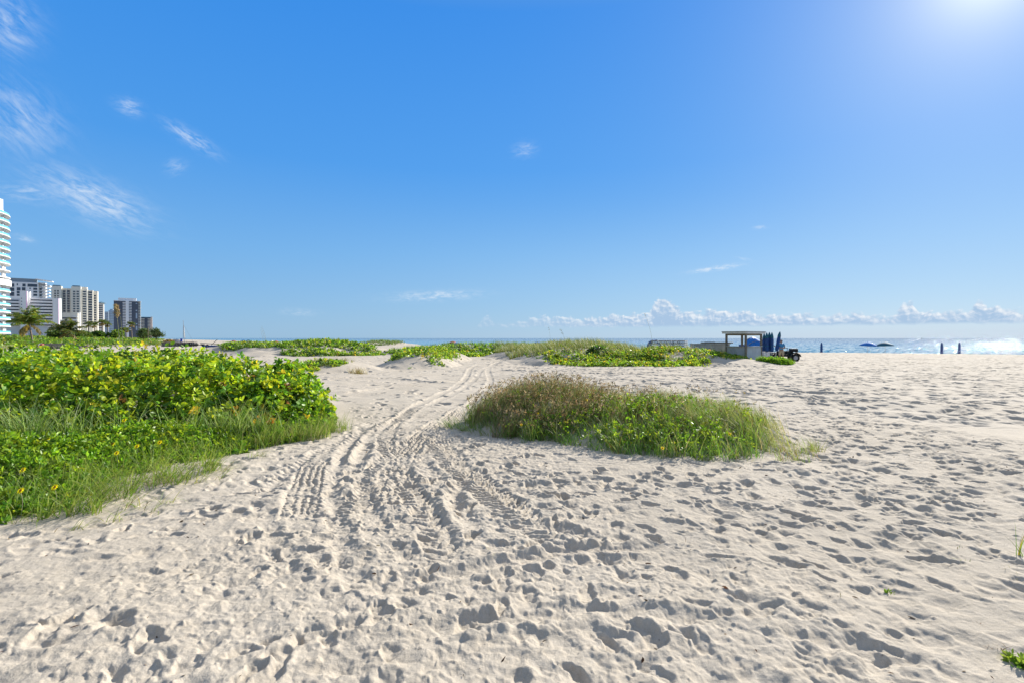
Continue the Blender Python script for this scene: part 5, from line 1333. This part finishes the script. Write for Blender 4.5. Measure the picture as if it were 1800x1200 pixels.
# --- yellow daisies in the green cover, sprouts and litter on the sand
M_YEL = leaf_mat('yellow_petal', .6, .7, (1.15, 1.45, 1.0), .2); M_ORG = simple('orange_disc', (.40, .13, .01), .7)
def V_(V): return np.array([tuple(v) for v in V], np.float32)
def flower(px, py, z, label, sz=.04):
    X, Y = gp(px, py, z)
    for _ in range(12): X, Y = gp(px, py, float(macro(X, Y))+z)
    zg = float(macro(X, Y)); z = zg+z; root = empty('daisy', (X, Y, zg)); tag(root, label, 'flower', 'yellow daisies'); h = z-zg
    MB().tube([(0, 0, 0), (.01, .01, h*.6), (0, 0, h)], .003, 5).build('stem', M_OAT, root)
    n = 11; V = []; Fs = []
    for k in range(n):
        a = 2*math.pi*k/n; d = Vector((math.cos(a), math.sin(a), 0)); sd = Vector((-d.y, d.x, 0)); i = len(V)
        V += [d*.006+sd*.004, d*.006-sd*.004, d*sz*.6-sd*sz*.2+Vector((0, 0, .006)), d*sz, d*sz*.6+sd*sz*.2+Vector((0, 0, .006))]; Fs += [(i, i+1, i+2, i+3, i+4)]
    p_ = mesh_np('petal_ring', V_(V), np.concatenate([np.array(f) for f in Fs]), [5]*n, M_YEL, root, col=np.tile([(.85, .60, .02)], (len(V), 1))); p_.location = (0, 0, h); p_.rotation_euler = (R(52), 0, R(-8))
    c_ = MB().lathe([(.012, 0), (.014, .005), (.006, .011)], 9).build('disc', M_ORG, root, True); c_.location = (0, 0, h+.001); c_.rotation_euler = p_.rotation_euler
for px, py, z in ((85, 770, .30), (197, 780, .28), (204, 796, .27), (240, 784, .27), (280, 777, .28), (177, 766, .30), (95, 856, .27), (35, 862, .28), (218, 746, .42), (39, 838, .28)):
    flower(px, py, z, 'small yellow daisy in the green creeper in front of the shrubs')
for px, py, z in ((945, 733, .34), (917, 746, .3), (1031, 728, .36), (1211, 696, .42), (1153, 685, .42), (1165, 787, .2), (1283, 762, .28)):
    flower(px, py, z, 'small orange-yellow daisy in the grass of the mound', .028)
def sprout(label, px, py, n, L, wd, cols, mat, spread, leafy=0):
    X, Y = gp(px, py, 0.0); z = float(macro(X, Y)+relief(np.array([X]), np.array([Y]))[0]); r = np.random.default_rng(int(px+py)); k = n
    root = np.tile([[0, 0, -.015]], (k, 1))+r.normal(0, .02, (k, 3))*[1, 1, 0]
    parts = [blades(root, r.uniform(0, 6.28, k), r.uniform(.5, 1.1, k)*L, np.abs(r.normal(spread, .2, k)), np.abs(r.normal(.5, .3, k)), np.full(k, wd), mixcol(cols, [1]*len(cols), r, k), r)]
    if leafy: parts.append(rosettes(r.normal(0, L*.4, (leafy, 3))*[1, 1, .3]+[0, 0, L*.35], np.tile([0, 0, 1.], (leafy, 1)), 6, .035, .016, cols, [1]*len(cols), r))
    o = emit('beach_sprout', parts, mat); o.location = (X, Y, z); return tag(o, label, 'sprout')
SG = [(.16, .27, .03), (.24, .32, .05)]
sprout('tall thin green sprout at the right edge of the trodden sand', 1796, 975, 7, .30, .009, SG+[(.40, .34, .06)], M_GRASS, .15)
sprout('creeping yellowish runner below the tall thin sprout at the right edge', 1780, 1000, 9, .16, .006, [(.42, .34, .08), (.24, .2, .06)], M_GRASS, 1.25)
sprout('flat little green tuft beside a deep footprint', 1692, 985, 10, .045, .006, SG, M_GRASS, .9)
sprout('small upright reddish shoot in the sand', 1681, 962, 4, .08, .006, [(.22, .16, .05), (.16, .24, .04)], M_GRASS, .15)
sprout('little green leafy sprout on the rim of a footprint', 1565, 1037, 7, .045, .007, SG, M_GRASS, .6, 3)
sprout('single thin shoot standing alone in the sand', 1480, 1055, 3, .06, .005, [(.12, .12, .03)], M_GRASS, .2)
sprout('dense green leafy sprout at the lower right edge', 1796, 1165, 22, .10, .010, SG, M_GRASS, .5, 26)
sprout('wispy brown dead sprout in the sand', 1722, 1098, 12, .06, .003, [(.22, .12, .06)], M_DRY, 1.0)
sprout('brown withered sprout inside a deep print', 1756, 1140, 12, .06, .006, [(.17, .10, .04)], M_DRY, .8)
sprout('thin curved green blade lying across the churned sand', 870, 968, 3, .28, .004, [(.35, .36, .10)], M_GRASS, 1.35)
rl = np.random.default_rng(77); n = 1100
lx = rl.uniform(-6, 9, n); ly = 2.2+10*rl.random(n)**1.3; k = (np.abs(lx) < 1.15*ly) & (no_print(lx, ly) > .7); lx, ly = lx[k], ly[k]
lp = np.column_stack([lx, ly, macro(lx, ly)+relief(lx, ly)+.004]); m_ = len(lp)
rb = rl.standard_normal((m_, 3))*[1, 1, .15]; nr = np.tile([0, 0, 1.], (m_, 1))+.4*rl.standard_normal((m_, 3)); ln = .010+.045*rl.random(m_)**3
o = emit('beach_litter', [leaf_arrays(lp, rb, nr, ln, ln*rl.uniform(.12, .5, m_), mixcol([(.10, .055, .03), (.06, .04, .025), (.25, .17, .10)], [.5, .3, .2], rl, m_, .2), rl)], M_DRY)
tag(o, 'tiny dead leaves and twigs strewn over the sand', 'litter', kind='stuff')
# ------------------------------------------------------------------ camera, sun, sky
cam = bpy.data.cameras.new('camera'); cam.lens = 18; cam.sensor_width = 36; cam.clip_start = .05; cam.clip_end = 120000
co_ = bpy.data.objects.new('camera', cam); COL.objects.link(co_)
co_.location = (0, 0, CAM_Z); co_.rotation_euler = (R(90)-PITCH, 0, 0); SC.camera = co_
sl = bpy.data.lights.new('sun', 'SUN'); sl.energy = 4.5; sl.angle = R(.53); sl.color = (1.0, .94, .84)
so = bpy.data.objects.new('sun', sl); COL.objects.link(so)
so.rotation_euler = (-SUN).to_track_quat('-Z', 'Y').to_euler(); so.location = SUN*50

W = bpy.data.worlds.new('World'); SC.world = W; W.use_nodes = True
E.nt = W.node_tree
bg = W.node_tree.nodes['Background']
sky = W.node_tree.nodes.new('ShaderNodeTexSky'); sky.sky_type = 'NISHITA'; sky.sun_disc = False
sky.sun_elevation = SUN_EL; sky.sun_rotation = SUN_AZ; sky.altitude = 0; sky.air_density = 1.0; sky.dust_density = .35; sky.ozone_density = 2.5
skyc = E(sky.outputs[0])
d = coord('Generated'); dx, dy, dz = sep(d)
az = mth('ARCTAN2', dx, dy)*57.29578; el = mth('ARCSINE', dz)*57.29578
BGS = .1
# clear-air gradient over the sky model: deep blue high in view, pale at the horizon, white round the sun
EXPO = .9
K = 1.0/(BGS*2**EXPO)
sx, sy, sz = SUN
cosg = dx*sx+dy*sy+dz*sz
gam = mth('ARCCOSINE', mth('MINIMUM', cosg, .99999))*57.29578
def sc(c): return tuple(v*K for v in c)
grad = ramp(mth('DIVIDE', mth('MAXIMUM', el, 0), 60), [(0, sc((.255,.475,.715))), (.04, sc((.225,.455,.735))), (.15, sc((.15,.415,.80))), (.30, sc((.060,.325,.83))), (.54, sc((.028,.265,.82))), (.70, sc((.20,.36,.64))), (1, sc((.56,.58,.62)))])  # top stops paled above the view, added for neutral fill light
# milkier towards the sun's side of the horizon
hz = mth('MULTIPLY', sstep(el, 16, 0), sstep(gam, 75, 25))
grad = mixc(hz*.5, grad, sc((.38,.60,.83)))
aur = mth('EXPONENT', gam*(-1/7.4))*.62 + mth('EXPONENT', gam*gam*(-1/22.0))*.32
clear = mixc(mth('MINIMUM', aur, 1.0), grad, sc((.80,.90,1.0)))
core = mth('EXPONENT', gam*gam*(-1/7.0))*.25*K
clear = mixc(sstep(gam, 95, 140)*.8, clear, sc((.52,.54,.58)))      # unseen sky behind greyed, added for neutral fill light
clear = mixc(1.0, clear, xyz(core, core, core*.92), 'ADD')
skyc = mixc(.9, skyc, clear)
# clouds: thin cirrus streaks high up, a cumulus bank low over the sea (all laid out by compass bearing and height)
def pa(px, py):
    a = math.atan((px-900)/900); return math.degrees(a), math.degrees(math.atan((594.3-py)/900*math.cos(a)))
clear_c = skyc
wisp = None
for (p0, p1, wd, k, seed) in [((20, 285), (300, 406), 2.3, .62, 1), ((-60, 120), (120, 285), 3.4, .40, 2), ((-60, -10), (80, 95), 3.2, .42, 3), ((195, 180), (262, 198), .9, .45, 4), ((275, 205), (400, 282), .9, .50, 5),
                              ((285, 305), (335, 284), .9, .26, 6), ((1198, 481), (1318, 463), .34, .95, 7), ((655, 524), (875, 515), .75, .60, 8), ((895, 268), (950, 260), 1.0, .32, 9), ((1318, 402), (1354, 399), .28, .4, 10),
                              ((480, 547), (570, 551), .5, .26, 11), ((10, 412), (75, 428), .45, .34, 12), ((1290, 452), (1330, 460), .2, .3, 13), ((-40, 330), (150, 345), 1.2, .34, 14)]:
    a0, e0 = pa(*p0); a1, e1 = pa(*p1); L = math.hypot(a1-a0, e1-e0); ca, sa = (a1-a0)/L, (e1-e0)/L
    u = (az-(a0+a1)/2)*ca + (el-(e0+e1)/2)*sa; v = (el-(e0+e1)/2)*ca - (az-(a0+a1)/2)*sa
    nz = noise(xyz(u*(.9/max(wd, .3)**.5)+seed*7.1, v*(2.6/max(wd, .3)**.5), seed*3.3), 1.0, 6, .62, .6)
    fine_ = noise(xyz(u*2.0+v*1.2, v*6.0, seed*1.7), 1.0, 4, .6, .3)
    m = mth('EXPONENT', mth('MULTIPLY', u*u, -1/(.30*L)**2) - v*v*(1/(wd*.62)**2))
    dns = m*sstep(nz+fine_*.22-.11, .30, .80)*(k*1.4)
    wisp = dns if wisp is None else mth('MAXIMUM', wisp, dns)
cirrus_c = mixc(mth('MINIMUM', wisp, .9), clear_c, sc((.78, .87, .97)))
PROF = [(780, 590), (838, 572), (857, 546), (872, 566), (900, 565), (950, 552), (1000, 556), (1050, 555), (1100, 550), (1140, 545), (1158, 511), (1178, 519), (1200, 545), (1250, 543), (1300, 540), (1340, 550), (1400, 549), (1440, 553), (1500, 543), (1540, 553), (1572, 550),
        (1600, 521), (1616, 545), (1660, 543), (1700, 546), (1722, 523), (1742, 540), (1800, 540), (1900, 545), (2100, 552), (2500, 560)]
A0, A1 = pa(780, 580)[0], pa(2500, 580)[0]
stops = [((pa(x, 580)[0]-A0)/(A1-A0), (max(0, pa(x, y)[1]-1.35)/5,)*3) for x, y in PROF]
prof = mth('MULTIPLY', E(ramp((az-A0)*(1/(A1-A0)), stops).k), 5.0)
q = el-1.28
cv3 = xyz(az*1.0, el*1.15, 2.0)
n1 = noise(cv3, .95, 7, .60, .25); n1b = noise(xyz(az*1.0+.16, el*1.15+.20, 2.0), .95, 7, .60, .25)
wid = noise(xyz(az, 0.0, 9.0), .16, 3, .5)
edge_ = prof*(.66+wid*.55) - q + (n1-.5)*2.3*sstep(prof, .05, 1.2)
body_ = sstep(edge_, -.06, .34)*sstep(q+(n1-.5)*.5, -.22, .16)*sstep(az, A0+1.5, A0+22, .25, 1.0)*sstep(prof, .02, .25)
rel = sstep((n1-n1b)*2.2+.5+(edge_*-.16), .15, .85)
ccol = mixc(rel, sc((.40,.56,.77)), sc((.90,.94,.98)))  # sunlit and shaded sides of the clouds painted into their colour
ccol = mixc(sstep(q, .75, -.1)*.5, ccol, sc((.40,.56,.77)))
low_c = mixc(body_*.93, cirrus_c, ccol)
# faint haze bank right on the sea horizon
low_c = mixc(sstep(el, 1.6, .0)*sstep(az, -30, 40)*.35, low_c, sc((.50,.64,.80)))
def backdrop(c):
    n = E.nt.nodes.new('ShaderNodeBackground'); E.put(n.inputs['Color'], c); n.inputs['Strength'].default_value = BGS; return n.outputs[0]
def either(f, a, b):
    n = E.nt.nodes.new('ShaderNodeMixShader'); E.put(n.inputs[0], f); E.nt.links.new(a, n.inputs[1]); E.nt.links.new(b, n.inputs[2]); return n.outputs[0]
def less(a, b): return mth('LESS_THAN', a, b)
front = less(mth('ABSOLUTE', az), 75)
zone = mth('MULTIPLY', front, mth('MULTIPLY', less(el, 40), less(-.5, el)))
lowz = mth('MULTIPLY', front, mth('MULTIPLY', less(el, 9), less(-9, az)))
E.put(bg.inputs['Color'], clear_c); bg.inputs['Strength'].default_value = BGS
inner = either(lowz, backdrop(cirrus_c), backdrop(low_c))
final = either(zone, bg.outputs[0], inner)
E.nt.links.new(final, E.nt.nodes['World Output'].inputs['Surface'])
vs = SC.view_settings; vs.view_transform = 'Standard'; vs.look = 'None'; vs.exposure = EXPO; vs.gamma = 1.0
SC.cycles.use_denoising = True
SC.cycles.max_bounces = 8
SC.cycles.caustics_reflective = False; SC.cycles.caustics_refractive = False
